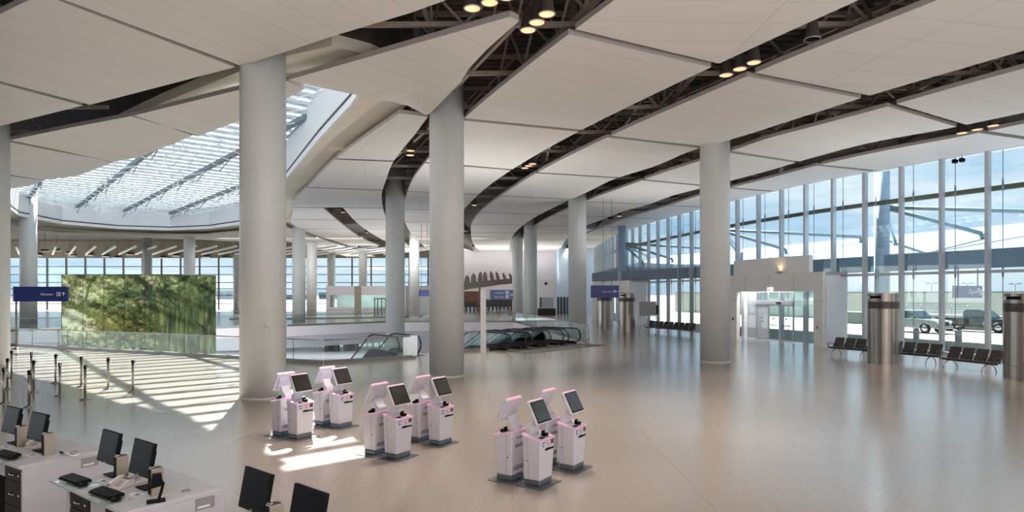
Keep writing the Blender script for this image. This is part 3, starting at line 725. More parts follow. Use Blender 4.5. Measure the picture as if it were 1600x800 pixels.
# ================================================================== ESCALATORS
MAT['step'] = M_('step_grey', (92, 90, 90), .4, metal=.5)
EL0, EL1 = Vector((-.92, 35.6)), Vector((3.75, 40.9)); ed = (EL1-EL0).normalized(); ELEN = (EL1-EL0).length
edesc = Vector((-ed.y, ed.x)); erz = math.atan2(edesc.y, edesc.x)
def esc_path(off, x1=9.6):
    """outline offset above the walking line, flat then 30 degrees down"""
    return [(-.55, off), (2.0, off), (2.5, off-.09), (x1, off-.09-(x1-2.5)*.577)]
def make_escalator():
    r = empty('escalator')
    for s in (-1, 1):
        y = s*.62
        top = esc_path(.98); loop = [(-.55-.40*math.sin(a), .55+.43*math.cos(a)) for a in [math.pi*k/10 for k in range(10, -1, -1)]]
        pts = [(.05, .14)]+loop+top[1:]
        m = MB(); m.tube([(x, y, z) for x, z in pts], .042, 8); m.build('handrail', MAT['rubber'], r)
        arc = [(-.55-.36*math.sin(a), .55+.39*math.cos(a)) for a in [math.pi*k/8 for k in range(9)]]
        poly = [(2.0, .94), (-.55, .94)]+arc[1:]+[(2.0, .16)]
        m = MB(); m.M = Matrix.Translation((0, y, 0)); m.profile(poly, .014)
        a, b = esc_path(.94), esc_path(.16)
        m.profile([a[1], a[2], a[3], b[3], b[2], b[1]][::-1], .014); m.build('glass_side', MAT['glass_esc'], r)
        a, b = esc_path(.20), esc_path(-.30)
        m = MB(); m.M = Matrix.Translation((0, y, 0)); m.profile([(.02, .03), (.02, .20), a[1], a[2], a[3], b[3], b[2], (1.7, -.3), (.02, -.3)], .14); m.build('skirt', MAT['drawer'], r)
        m = MB(); m.box((-.25, y, .09), (.62, .22, .18)); m.build('newel_base', MAT['black'], r, bevel=.03)
        m = MB(); m.box((-.565, y, .12), (.02, .08, .05)); m.build('signal_lamp', MAT['orange'], r)
    prof = [(.0, .03), (1.2, .03)]; x, z = 1.2, .03
    drop = [.04, .1, .18]+[.23]*14
    for k, dz in enumerate(drop):
        z -= dz; prof.append((x, z)); x += .4; prof.append((x, z))
    prof += [(x, z-.3), (1.2, -.35), (0, -.35)]
    m = MB(); m.profile(prof, 1.0); m.build('steps', MAT['step'], r)
    m = MB(); m.box((-.55, 0, .012), (1.15, 1.55, .024)); m.build('floor_plate', MAT['step'], r)
    return r
MAT['orange'] = M_('signal_orange', (240, 130, 50), .4, emit=(255, 120, 40), estr=.6)
esc = make_escalator()
labs = ['escalator nearest to the white sign post, leftmost of the four', 'second escalator from the white sign post', 'third escalator from the white sign post', 'escalator at the far right end of the bank of four']
for i in range(4):
    e = esc if i == 0 else copy_tree(esc)
    p = EL0+ed*(ELEN*(i+.5)/4); e.location = (p.x, p.y, 0); e.rotation_euler = (0, 0, erz)
    tag(e, labs[i], 'escalator', 'bank of escalators going down')
e = copy_tree(esc); e.location = (-5.75, 33.25, 0); e.rotation_euler = (0, 0, math.atan2(.8, -.6)); tag(e, 'lone escalator going down at the near tip of the opening, behind the corner balustrade', 'escalator', 'bank of escalators going down')
m = MB(); q = EL0-edesc*1.75
for_mat = [EL0-edesc*1.2+ed*-.2, EL1-edesc*1.2+ed*.2, EL1-edesc*2.6+ed*.2, EL0-edesc*2.6+ed*-.2]
m.prism([(p.x-EL0.x, p.y-EL0.y) for p in for_mat], .0, .015)
MAT['mat'] = M_('entrance_mat', (100, 96, 96), .85, var=.1, vscale=30)
tag(m.build('floor_mat', MAT['mat'], None, (EL0.x, EL0.y, 0)), 'long dark grey mat on the floor in front of the escalators', 'mat')

# ================================================================== TREE MURAL
def vnoise(seed):
    rnd = random.Random(seed); tab = {}
    def f(x, y):
        i, j = math.floor(x), math.floor(y); fx, fy = x-i, y-j; fx = fx*fx*(3-2*fx); fy = fy*fy*(3-2*fy)
        def g(a, b):
            k = (a, b)
            if k not in tab: tab[k] = rnd.random()
            return tab[k]
        return (g(i, j)*(1-fx)+g(i+1, j)*fx)*(1-fy)+(g(i, j+1)*(1-fx)+g(i+1, j+1)*fx)*fy
    return f
N1, N2, N3 = vnoise(1), vnoise(2), vnoise(3)
ML, MR = DY(97, 428, 45.0), DY(337.5, 430, 47.4); MW = (MR-ML).xy.length; MH = 5.9; MTOP = 4.52
mur = empty('tree_mural', (ML.x, ML.y, 0), math.atan2(MR.y-ML.y, MR.x-ML.x))
nx, nz_ = 300, 170
branches = [  # photo crop units: x 0-1 left to right, y 0 top to 1 rail level; width; colour
    ([(.0, .52), (.1, .60), (.2, .72), (.27, .9), (.30, 1.0)], [.035, .035, .04, .05, .05], (150, 140, 98)),
    ([(.20, .02), (.165, .25), (.15, .45)], [.012, .014, .012], (122, 112, 76)),
    ([(.46, .02), (.53, .16), (.58, .40), (.60, .66), (.61, 1.0)], [.03, .035, .035, .03, .032], (98, 96, 62)),
    ([(.60, .60), (.55, .40), (.47, .32), (.38, .36), (.30, .46)], [.025, .024, .022, .018, .012], (92, 90, 58)),
    ([(.60, .05), (.64, .30), (.70, .50), (.76, .62)], [.006, .007, .008, .008], (40, 44, 34)),
    ([(.56, .42), (.64, .54), (.74, .64)], [.008, .008, .008], (60, 62, 44)),
    ([(.84, .10), (.82, .3), (.80, .6), (.78, 1.0)], [.02, .03, .035, .03], (112, 112, 78)),
    ([(.84, .82), (.88, .9), (.93, 1.02)], [.008, .009, .01], (36, 36, 26)),
    ([(.46, .47), (.50, .44), (.56, .46)], [.006, .006, .004], (36, 40, 28)),
]
def seg_d(px_, py_, a, b):
    ax_, ay_ = a; bx, by = b; dx, dy = bx-ax_, by-ay_
    t = max(0, min(1, ((px_-ax_)*dx+(py_-ay_)*dy)/(dx*dx+dy*dy))); return math.hypot(px_-ax_-dx*t, py_-ay_-dy*t), t
RAMP = [(0, (30, 40, 28)), (.22, (66, 82, 52)), (.42, (112, 120, 74)), (.6, (156, 158, 104)), (.8, (210, 208, 154)), (1, (240, 240, 212))]
BLOBS = [(.04, .78, .13, .28, .40), (.17, .95, .10, .16, .34), (.05, .12, .10, .25, .16), (.28, .22, .13, .20, .22), (.14, .35, .10, .16, .20), (.575, .10, .035, .12, .42), (.73, .14, .03, .10, .20),
         (.50, .48, .04, .08, .12), (.44, .50, .05, .06, .10), (.86, .12, .03, .10, .14), (.38, .45, .07, .14, -.14), (.42, .72, .14, .22, -.04), (.69, .32, .04, .16, -.16), (.93, .36, .07, .30, -.20), (.70, .82, .035, .22, -.22), (.80, .06, .06, .10, -.14), (.5, 1.0, .12, .08, -.14)]
def mural_col(u, v):          # v: 0 at the top, 1 at the handrail, more below
    x, y = u*2.2, v
    leaf = .5*N1(x*20, y*20)+.32*N2(x*46, y*46)+.18*N3(x*95, y*95)-.5
    moss = .6*N1(u*80+3, v*4)+.4*N2(u*170, v*8)-.5
    L = .40+.05*(1-u)
    for bx, by, sx_, sy_, k in BLOBS: L += k*math.exp(-((u-bx)/sx_)**2-((v-by)/sy_)**2)
    m = max(0, min(1, (u-.58)*9))*max(0, min(1, (v-.30)*3))
    L += (leaf*(1-m)*1.15+moss*m*.7)*(.55+.6*max(0, min(1, L)))
    for pts, ws, bc in branches:
        for i in range(len(pts)-1):
            d, t = seg_d(u*2.2, v, (pts[i][0]*2.2, pts[i][1]), (pts[i+1][0]*2.2, pts[i+1][1]))
            wd = (ws[i]*(1-t)+ws[i+1]*t)*1.5+(N2(x*18, y*18)-.5)*.02
            if d < wd:
                k = .88*min(1, (wd-d)/(wd*.25+.004)); tgt = (sum(bc)/3/255)*(.80+.35*N3(x*40, y*40))-.03; L = L*(1-k)+(tgt+leaf*.10)*k
    L = max(0, min(1, L))
    for (a, ca_), (b_, cb_) in zip(RAMP[:-1], RAMP[1:]):
        if L <= b_:
            t = (L-a)/(b_-a); c = tuple(p*(1-t)+q*t for p, q in zip(ca_, cb_)); break
    warm = math.exp(-((u-.42)/.2)**2-((v-.95)/.3)**2)
    return (c[0]*(1+.10*warm), c[1], c[2]*(1-.18*warm))
m = MB(); cols = []
for j in range(nz_+1):
    for i in range(nx+1):
        m.v.append(Vector((MW*i/nx, -.06, MTOP-MH*j/nz_))); cols.append(mural_col(i/nx, (MH*j/nz_)/3.95))
m.f = [(j*(nx+1)+i, (j+1)*(nx+1)+i, (j+1)*(nx+1)+i+1, j*(nx+1)+i+1) for j in range(nz_) for i in range(nx)]; m.m = [0]*len(m.f); m.sm = [False]*len(m.f)
mt = bpy.data.materials.new('mural_print'); mt.use_nodes = True; n = mt.node_tree; b = n.nodes['Principled BSDF']
at = n.nodes.new('ShaderNodeAttribute'); at.attribute_name = 'print'; tr = n.nodes.new('ShaderNodeBsdfTranslucent'); mx = n.nodes.new('ShaderNodeMixShader'); mx.inputs[0].default_value = .12
n.links.new(at.outputs['Color'], b.inputs['Base Color']); n.links.new(at.outputs['Color'], tr.inputs['Color']); b.inputs['Roughness'].default_value = .2
n.links.new(b.outputs[0], mx.inputs[1]); n.links.new(tr.outputs[0], mx.inputs[2]); n.links.new(mx.outputs[0], n.nodes['Material Output'].inputs[0])
po = m.build('printed_picture', mt, mur)
ca = po.data.color_attributes.new('print', 'FLOAT_COLOR', 'POINT')
for i, c in enumerate(cols): ca.data[i].color = (*lin(tuple(max(0, min(255, q)) for q in c)), 1)
m = MB(); m.box((MW/2, .0, MTOP-MH/2), (MW, .08, MH)); m.build('backing_glass', MAT['glass'], mur)
for k in range(0, 9):
    m = MB(); m.box((MW*k/7.6 if k < 8 else MW, -.075, MTOP-MH/2), (.022, .03, MH)); m.build('joint', MAT['olive'], mur)
for z in (MTOP-.01, MTOP-2.35):
    m = MB(); m.box((MW/2, -.075, z), (MW, .03, .024)); m.build('joint', MAT['olive'], mur)
m = MB(); m.box((-.16, .0, MTOP-MH/2), (.28, .1, MH)); m.build('edge_glass', MAT['glass_rail'], mur)
m = MB(); m.box((MW/2, .3, -3.2), (MW, .9, 3.6)); m.build('support_wall', MAT['greywall'], mur)
tag(mur, 'tall printed glass wall with a mossy tree picture behind the balustrade', 'mural')

# ================================================================== ENTRANCE BOXES
def vestibule(V0, V1, label_side, door_px, zt=4.45, open_h=3.3, doors=True, num=1, fr0=None, fr1=None, sconce_px=None):
    V0, V1 = Vector(V0), Vector(V1); u = (V1-V0).normalized(); L = (V1-V0).length; n = Vector((u.y, -u.x))      # towards the glazed front
    if n.x < 0: n = -n
    def upx(px, off=0):
        k = (px-CXP)/F; o = V0+n*off; return (k*o.y-o.x)/(u.x-k*u.y)
    w_ = empty('wall_vestibule', (V0.x, V0.y, 0)); tag(w_, kind='structure')
    R = Matrix(((u.x, n.x, 0, 0), (u.y, n.y, 0, 0), (0, 0, 1, 0), (0, 0, 0, 1)))
    def V(): m = MB(); m.M = R; return m
    d0, d1 = upx(door_px[1]), upx(door_px[0])
    m = V(); m.box((d0/2, .12, zt/2), (d0, .24, zt)); m.box(((d1+L)/2, .12, zt/2), (L-d1, .24, zt)); m.box(((d0+d1)/2, .12, (zt+open_h)/2), (d1-d0, .24, zt-open_h)); m.build('front_face', MAT['cream'], w_)
    m = V(); m.box((.12, 1.0, zt/2), (.24, 1.6, zt)); m.box((L-.12, 1.0, zt/2), (.24, 1.6, zt)); m.build('end_face', MAT['panelblue'], w_)
    m = V(); m.box((L/2, 1.0, zt-.1), (L, 1.6, .2)); m.build('roof', MAT['cream'], w_)
    for x in [L*k/5 for k in range(1, 5)]:
        m = V(); m.box((x, -.002, (zt+open_h)/2), (.015, .012, zt-open_h)); m.build('panel_joint', MAT['grey'], w_)
    for z in (1.45, 2.75):
        m = V(); m.box((d0/2, -.002, z), (d0, .012, .014)); m.box(((d1+L)/2, -.002, z), (L-d1, .012, .014)); m.build('panel_joint', MAT['grey'], w_)
    # frieze above, hard against the glazing
    m = MB(); m.M = Matrix.Translation((-V0.x, -V0.y, 0)); run(m, fr0, fr1, 5.0, .3, 1.15, -.42, 1.6); m.build('frieze', MAT['cream'], w_)
    if doors:
        dd = empty('door_%d' % num, (V0.x, V0.y, 0)); tag(dd, kind='structure'); off = .95
        q = lambda px: upx(px, off)
        def glassbox(a, b, z0, z1, nm, mat='glass', frame=.05, par=None):
            f = V()
            f.box(((a+b)/2, off, z0+frame/2), (b-a, .06, frame)); f.box(((a+b)/2, off, z1-frame/2), (b-a, .06, frame))
            f.box((a+frame/2, off, (z0+z1)/2), (frame, .06, z1-z0)); f.box((b-frame/2, off, (z0+z1)/2), (frame, .06, z1-z0))
            o = f.build(nm, MAT['alu'], par or dd)
            g = V(); g.box(((a+b)/2, off, (z0+z1)/2), (b-a-2*frame, .015, z1-z0-2*frame)); g.build('pane', MAT[mat], o)
            return o
        xs = [q(p) for p in (1262, 1240, 1218.5, 1201, 1182, 1165)]
        glassbox(xs[0], xs[1], .05, open_h, 'sidelight')
        for k in (1, 2, 3):
            o = glassbox(xs[k], xs[k+1], .03, 2.42, 'sliding_leaf', 'frost' if k == 3 else 'glass', .07)
            if k in (1, 2):
                s = V(); s.box(((xs[k]+xs[k+1])/2+(.25 if k == 1 else -.25)*0, off-.04, 1.05), ((xs[k+1]-xs[k])*.6, .05, .05)); s.build('push_bar', MAT['rubber'], o)
                s = V(); s.lathe([(.0001, -.004), (.075, -.004), (.075, .004), (.0001, .004)], 16, ((xs[k]+xs[k+1])/2, off-.03, 1.5), 'Y'); s.build('round_sticker', MAT['sticker'], o)
            else:
                for z in (1.25, 1.5):
                    s = V(); s.box(((xs[k]+xs[k+1])/2, off-.03, z), (.16, .01, .07)); s.build('notice', MAT['rubber'], o)
            glassbox(xs[k], xs[k+1], 2.66, open_h, 'transom_light')
        s = V(); s.box(((xs[1]+xs[4])/2, off, 2.54), (xs[4]-xs[1], .14, .24)); h_ = s.build('door_header', MAT['alu'], dd)
        s = V(); s.box((xs[2], off-.12, 2.56), (.38, .1, .09)); s.build('sensor', MAT['black'], h_)
        glassbox(xs[4], xs[5], .05, open_h, 'sidelight', 'frost')
        s = V(); s.box(((xs[5]+d1)/2, off-.2, open_h/2), (d1-xs[5], .3, open_h)); s.build('jamb_panel', MAT['panelblue'], dd)
        s = V(); s.box((d0/2+xs[0]/2, off, open_h/2), (abs(xs[0]-d0), .06, open_h)); s.build('sidelight', MAT['glass'], dd)
        ex = upx(1204)
        e = empty('exit_sign', tuple((V0+u*ex-n*.05))+(3.42,), math.atan2(-u.y, -u.x))
        s = MB(); s.box((0, 0, 0), (.5, .08, .3)); s.build('sign_box', MAT['letter_lit'], e, bevel=.01)
        text_mesh('lettering', 'EXIT', .17, MAT['redlit'], e, (-.2, -.045, -.06), (math.pi/2, 0, 0))
        tag(e, 'small lit EXIT sign above the sliding entrance doors', 'exit sign')
        for px, z, nm, lab in ((1277, 1.18, 'fire_alarm', 'small red alarm box on the pier right of the entrance doors'), (1145.5, 1.35, 'card_reader', 'small dark card reader on the pier left of the entrance doors')):
            uu = upx(px); p = V0+u*uu-n*.02; e = empty(nm, (p.x, p.y, z), math.atan2(-u.y, -u.x)); s = MB(); s.box((0, 0, 0), (.13, .06, .18)); s.build('box', MAT['red' if nm == 'fire_alarm' else 'black'], e, bevel=.01)
            s = MB(); s.box((0, -.035, .02), (.06, .02, .06)); s.build('face', MAT['letter' if nm == 'fire_alarm' else 'grey'], e); tag(e, lab, 'alarm' if nm == 'fire_alarm' else 'card reader')
    c_v = V0+u*(L*.5)+n*.55
    area('vestibule_fill', (c_v.x, c_v.y, zt-.3), (0, 0, -1), .7, 5, 160, (1, .98, .95)).rotation_euler = (0, 0, math.atan2(u.y, u.x)-math.pi/2)  # unseen fill added to brighten the inside of the entrance box
    # half-bowl uplight on the frieze
    k = (sconce_px-CXP)/F; yy = fac_at_px(sconce_px)-.3; nn, tt = normal_at(yy); p = Vector((fac(yy), yy))-nn*.72
    e = empty('wall_uplight', (p.x, p.y, 4.62), math.atan2(tt.y, tt.x))
    s = MB(); s.lathe([(.10, -.16), (.2, -.04), (.22, .0)], 20, caps=False); s.build('bowl', MAT['alu'], e)
    s = MB(); s.lathe([(.0001, -.03), (.19, -.03)], 20, caps=False); s.build('lamp', MAT['sunlamp'], e)
    pl = bpy.data.lights.new('uplight_lamp', 'SPOT'); pl.energy = 14; pl.color = (1, .62, .3); pl.spot_size = 1.9; pl.shadow_soft_size = .1
    po_ = bpy.data.objects.new('uplight_lamp', pl); col.objects.link(po_); po_.parent = e; po_.location = (0, 0, .06); po_.rotation_euler = (math.pi, 0, 0)
    tag(e, label_side, 'wall light')
MAT['cream'] = M_('vestibule_cream', (228, 226, 222), .6, var=.02)
MAT['panelblue'] = M_('vestibule_white', (222, 228, 236), .5, var=.02)
MAT['sticker'] = M_('sticker_green', (120, 130, 50), .5)
MAT['letter_lit'] = M_('exit_face', (240, 240, 240), .4, emit=(255, 245, 245), estr=.6)
MAT['redlit'] = M_('exit_red', (200, 40, 40), .4, emit=(255, 40, 40), estr=.4)
fm = bpy.data.materials.new('frosted_glazing'); fm.use_nodes = True; b = fm.node_tree.nodes['Principled BSDF']; b.inputs['Base Color'].default_value = (*lin((206, 214, 226)), 1); b.inputs['Alpha'].default_value = .7; b.inputs['Roughness'].default_value = .4; MAT['frost'] = fm
vestibule((18.25, 37.6), (14.9, 49.2), 'glowing half-bowl wall light above the near entrance doors', (1151, 1271), num=1, fr0=40.0, fr1=47.2, sconce_px=1226)
vestibule((11.3, 61.8), (9.25, 74), 'glowing half-bowl wall light far off above the restroom sign', (940, 974), doors=False, num=2, fr0=63.5, fr1=76, sconce_px=972)

# ================================================================== STEEL PYLONS
def pylon(px, Yc, r, label, slot=True):
    e = empty('steel_pylon', tuple(D(px, Yc, 0))); h = 3.2
    m = MB(); m.lathe([(r, 0), (r, .495), (r-.012, .5), (r-.012, .51), (r, .515), (r, 1.5), (r-.008, 1.504), (r-.008, 1.512), (r, 1.516), (r, 2.5)], 48, sharp=True); m.build('cylinder', MAT['steelcol'], e)
    m = MB(); m.lathe([(r-.015, 2.5), (r-.015, 2.82)], 48, caps=False); m.build('grille_band', MAT['steeldark'], e)
    m = MB(); m.lathe([(r, 2.82), (r, h-.02), (r-.02, h), (.0001, h)], 48, sharp=True); m.build('head', MAT['steelcol'], e)
    d = Vector((-(px-CXP)/F*1, -1, 0)).normalized(); rz = math.atan2(d.y, d.x)+math.pi/2
    def plate(ang, z, ww, hh, mat, nm, bulge=.012):
        a0 = math.atan2(d.y, d.x)+ang; m = MB(); n = 6; vs = []
        for k in range(n+1):
            a = a0-ww/2/r+ww/r*k/n
            for rr, zz in ((r+.002, z-hh/2), (r+bulge, z-hh/2), (r+bulge, z+hh/2), (r+.002, z+hh/2)): vs.append((rr*math.cos(a), rr*math.sin(a), zz))
        fs = [(k*4+j, k*4+(j+1) % 4, k*4+4+(j+1) % 4, k*4+4+j) for k in range(n) for j in range(4)]+[(0, 3, 2, 1), (n*4, n*4+1, n*4+2, n*4+3)]
        m.add(vs, fs); m.build(nm, mat, e)
    plate(-.55, 3.02, .50, .12, MAT['black'], 'display_slot'); plate(-1.12, 3.01, .18, .14, MAT['letter'], 'small_plate')
    tag(e, label, 'pylon', 'brushed steel pylons')
MAT['steelcol'] = M_('pylon_steel', (150, 142, 136), .3, metal=.9, var=.3, vscale=3)
n = MAT['steelcol'].node_tree   # vertical brush marks
mpn = n.nodes.new('ShaderNodeMapping'); mpn.inputs['Scale'].default_value = (4, 4, .02); tcn = [x for x in n.nodes if x.type == 'TEX_COORD'][0]; nzn = [x for x in n.nodes if x.type == 'TEX_NOISE'][0]
n.links.new(tcn.outputs['Object'], mpn.inputs['Vector']); n.links.new(mpn.outputs[0], nzn.inputs['Vector'])
pylon(1380.5, 29.2, .65, 'brushed steel pylon standing in the row of chairs, left of the cut-off one')
pylon(1601.5, 24.0, .66, 'brushed steel pylon cut by the right picture edge')
pylon(979.5, 53.0, .72, 'far brushed steel pylon just right of the restroom sign')
pylon(944.5, 58.4, .72, 'far brushed steel pylon partly behind the restroom sign')

# ================================================================== CHAIR ROWS
def chair_row(start, direction, nseat, label, spacing=.6, legs=3):
    d = Vector(direction).normalized(); r = empty('beam_seating', (start[0], start[1], 0), math.atan2(d.y, d.x))   # local x along the row, local +y faces the hall
    L = nseat*spacing
    m = MB(); m.box((L/2, .05, .36), (L, .07, .05)); m.build('beam', MAT['steeldark'], r)
    def seat(x):
        m = MB(); m.profile([(.30, .44), (.28, .40), (-.20, .375), (-.24, .40), (-.22, .43), (.0, .425)][::-1], .50, Matrix.Translation((x, 0, 0))@Matrix.Rotation(math.pi/2, 4, 'Z')); s = m.build('seat', MAT['chair'], r, bevel=.012)
        m = MB(); m.profile([(-.20, .43), (-.40, .90), (-.375, .915), (-.34, .90), (-.155, .45)], .50, Matrix.Translation((x, 0, 0))@Matrix.Rotation(math.pi/2, 4, 'Z')); m.build('backrest', MAT['chair'], r, bevel=.012)
    for k in range(nseat): seat((k+.5)*spacing)
    for k in range(nseat+1):
        x = k*spacing; m = MB(); m.tube([(x, -.22, .42), (x, -.24, .62), (x, .22, .62), (x, .26, .58), (x, .1, .38)], .018, 6); m.build('armrest', MAT['steeldark'], r)
    for k in range(legs):
        x = .35+(L-.7)*k/(legs-1); m = MB()
        m.tube([(x, .42, .02), (x, .36, .2), (x, .16, .33), (x, .05, .35), (x, -.1, .33), (x, -.28, .2), (x, -.36, .02)], .022, 8); m.build('leg', MAT['chrome'], r)
    tag(r, label, 'chair row', 'rows of dark waiting chairs')
    return r
FD = Vector((-.33, .94)).normalized()
def row_at(px, py, n, lab, d=FD, legs=3): p = G(px, py); chair_row((p.x, p.y), d, n, lab, legs=legs)
chair_row((19.0, 28.45), (-.45, .89), 9, 'row of dark waiting chairs passing behind the steel pylon', legs=4)
chair_row((19.22, 25.3), (-.25, .97), 4, 'nearer row of dark waiting chairs running behind the cut-off pylon at the right edge', legs=2)
row_at(1082, 524, 9, 'far row of dark waiting chairs below the glazing, left of the lone column', Vector((-2.9, 5.6)))
# board on legs by the far row
e = empty('mobile_board', tuple(D(1012, 49.5, 0)), .0)
m = MB(); m.box((0, 0, 2.0), (1.3, .05, 1.12)); m.build('board', MAT['grey'], e, bevel=.01)
for x in (-.6, .08, .62):
    m = MB(); m.tube([(x, 0, 1.45), (x, 0, .04)], .022, 8); m.build('leg', MAT['alu'], e); m = MB(); m.bar((x, -.35, .03), (x, .35, .03), .05, .05); m.build('foot', MAT['alu'], e)
m = MB(); m.box((0, 0, 1.38), (1.3, .03, .06)); m.box((0, 0, 1.25), (1.3, .03, .03)); m.build('crossbar', MAT['alu'], e)
m = MB(); m.box((.74, .1, 1.9), (.12, .3, .75)); m.build('side_screen', MAT['black'], e)
tag(e, 'grey notice board on thin legs in front of the far chair row', 'board')

# ================================================================== SIGNS
def arrow(parent, x, y, z, s, ang, mat):
    m = MB(); c, sn = math.cos(ang), math.sin(ang); q = lambda a, b: (x+(a*c-b*sn)*s, y, z+(a*sn+b*c)*s)
    m.bar(q(-.5, 0), q(.5, 0), s*.16, .01, (0, 1, 0)); m.bar(q(.05, .42), q(.5, 0), s*.16, .012, (0, 1, 0)); m.bar(q(.05, -.42), q(.5, 0), s*.16, .014, (0, 1, 0)); m.build('arrow', mat, parent)
def icon(parent, x, y, z, s, mat, dark):
    m = MB(); m.box((x, y, z), (s, .012, s)); o = m.build('pictogram', mat, parent)
    g = MB()
    for k in (-1, 0, 1): g.box((x+k*s*.26, y-.008, z-.08*s), (s*.14, .01, s*.5)); g.box((x+k*s*.26, y-.008, z+s*.28), (s*.13, .01, s*.13))
    g.build('figures', dark, o)
# elevator sign on its post
Yv = 36.6; s_ = Yv/F; e = empty('elevator_sign', tuple(D(25.5, Yv, 0))); wv, hv = 83*s_, 23.4*s_; zc = EYE+(HY-459.5)*s_; xc = 39*s_
m = MB(); m.box((xc, 0, zc), (wv, .16, hv)); m.build('sign_box', MAT['blue'], e, bevel=.01)
m = MB(); m.box((xc-wv/2-.02, 0, zc), (.05, .18, hv+.02)); m.build('end_cap', MAT['alu'], e)
m = MB(); m.tube([(0, 0, 0), (0, 0, zc-hv/2)], .055, 10); m.build('post', MAT['tan'], e)
m = MB(); m.lathe([(.26, 0), (.26, .02), (.1, .05), (.07, .09)], 20); m.build('base_plate', MAT['steel'], e)
text_mesh('lettering', 'Elevator', .215, MAT['letter'], e, (xc+.03, -.085, zc-.075), (math.pi/2, 0, 0)); icon(e, xc+wv/2-.47, -.085, zc+.0, .22, MAT['letter'], MAT['blue']); arrow(e, xc+wv/2-.19, -.085, zc, .21, math.pi/2, MAT['letter'])
tag(e, 'dark blue sign reading Elevator on a slim post at the left', 'sign')
# restrooms sign hung from the ceiling
Yv = 47.0; s_ = Yv/F; zc = EYE+(HY-455.5)*s_; e = empty('restroom_sign', tuple(D(945, Yv, 0))); wv, hv = 44*s_, 19*s_
m = MB(); m.box((0, 0, zc), (wv, .14, hv)); m.build('sign_box', MAT['blue'], e, bevel=.01)
for dx in (-.11,):
    m = MB(); m.tube([(dx, 0, zc+hv/2), (dx, 0, 10.2)], .018, 8); m.build('hanger', MAT['rod'], e)
m = MB(); m.tube([(.5, 0, zc+hv/2), (.5, 0, 10.2)], .018, 8); m.build('hanger', MAT['rod'], e)
text_mesh('lettering', 'Restrooms', .165, MAT['letter'], e, (-.21, -.075, zc-.06), (math.pi/2, 0, 0)); icon(e, .72, -.075, zc+.01, .17, MAT['letter'], MAT['blue']); arrow(e, .93, -.075, zc, .14, 0, MAT['letter'])
tag(e, 'dark blue hanging sign reading Restrooms in front of far steel pylons', 'sign')
# gates / baggage sign on the white post
Yv = 34.6; s_ = Yv/F; e = empty('gates_sign', tuple(D(755, Yv, 0)))
m = MB(); m.box((0, 0, 1.68), (.29, .2, 3.36)); m.build('post', MAT['white'], e, bevel=.01)
zc = EYE+(HY-460.5)*s_; x0 = (766-755)*s_; wv = 36*s_; hv = 15.2*s_
m = MB(); m.box((x0+wv/2, 0, zc), (wv, .12, hv)); m.build('sign_box', MAT['bluegrey'], e, bevel=.008)
m = MB()
for z in (zc+hv/2-.02, zc-hv/2+.04): m.box((x0-.13, 0, z), (.3, .06, .04))
m.box((x0-.03, 0, zc), (.06, .14, hv+.05)); m.build('bracket', MAT['alu'], e)
text_mesh('lettering', 'All Gates', .125, MAT['lettergrey'] if 'lettergrey' in MAT else MAT['letter'], e, (x0+.26, -.065, zc+.06), (math.pi/2, 0, 0)); text_mesh('lettering', 'Bag Claim', .125, MAT['letter'], e, (x0+.24, -.065, zc-.16), (math.pi/2, 0, 0))
for z in (zc+.12, zc-.11): icon(e, x0+wv-.33, -.065, z, .17, MAT['letter'], MAT['bluegrey'])
arrow(e, x0+wv-.11, -.065, zc, .15, 0, MAT['letter'])
tag(e, 'blue-grey sign reading All Gates and Bag Claim on a white post', 'sign')
# pale sign far behind
Yv = 64; s_ = Yv/F; e = empty('hanging_sign', tuple(D(663, Yv, 0))); zc = EYE+(HY-458)*s_
m = MB(); m.box((0, 0, zc), (1.0, .12, .64)); m.build('sign_box', MAT['bluepale'], e); m = MB(); m.box((-.5, 0, zc), (.06, .16, .68)); m.build('end_cap', MAT['darkwall'], e)
m = MB(); m.tube([(-.3, 0, zc+.3), (-.3, 0, 10.15)], .02, 6); m.tube([(.3, 0, zc+.3), (.3, 0, 10.15)], .02, 6); m.build('hanger', MAT['rod'], e)
tag(e, 'small pale blue hanging sign beside the mid floor column, far off', 'sign')

# ================================================================== FAR ROOMS AND THE FIN SCULPTURE
wr = empty('wall_office', tuple(D(557, 95, 0))); tag(wr, kind='structure'); Y0 = 95; s_ = Y0/F; X0 = (557-CXP)*s_
def WX(px): return (px-CXP)*s_-X0
m = MB(); zt = 4.25
segs = [(510, 515.5, 0, zt), (556, 563, 0, zt), (605, 634, 0, zt)]
for a, b, z0, z1 in segs: m.box(((WX(a)+WX(b))/2, 0, (z0+z1)/2), (WX(b)-WX(a), .4, z1-z0))
for a, b in ((515.5, 556), (563, 605)):
    zb = EYE+(HY-480)*s_; zu = EYE+(HY-461)*s_; m.box(((WX(a)+WX(b))/2, 0, zb/2), (WX(b)-WX(a), .4, zb)); m.box(((WX(a)+WX(b))/2, 0, (zu+zt)/2), (WX(b)-WX(a), .4, zt-zu))
m.box((WX(572), 5, zt-.1), (WX(634)-WX(510), 10, .2)); m.build('room_shell', MAT['wallwhite'], wr)
MAT['teal'] = glass_mat('teal_glazing', (.84, .93, .92), 1.0)
MAT['tealback'] = M_('teal_interior', (206, 216, 216), .7, var=.15, vscale=.5)
for a, b in ((515.5, 556), (563, 605)):
    m = MB(); m.box(((WX(a)+WX(b))/2, 0, EYE+(HY-470.5)*s_), (WX(b)-WX(a), .06, 19*s_)); m.build('window_pane', MAT['teal'], wr)
m = MB(); m.box((WX(557), 6, 2), (WX(606)-WX(510), .2, 4)); m.build('inner_wall', MAT['tealback'], wr)
area('room_fill', (-23, 98, 3.9), (0, 0, -1), 9, 4, 260, (.95, 1, 1))  # fill light added so the white room reads brighter
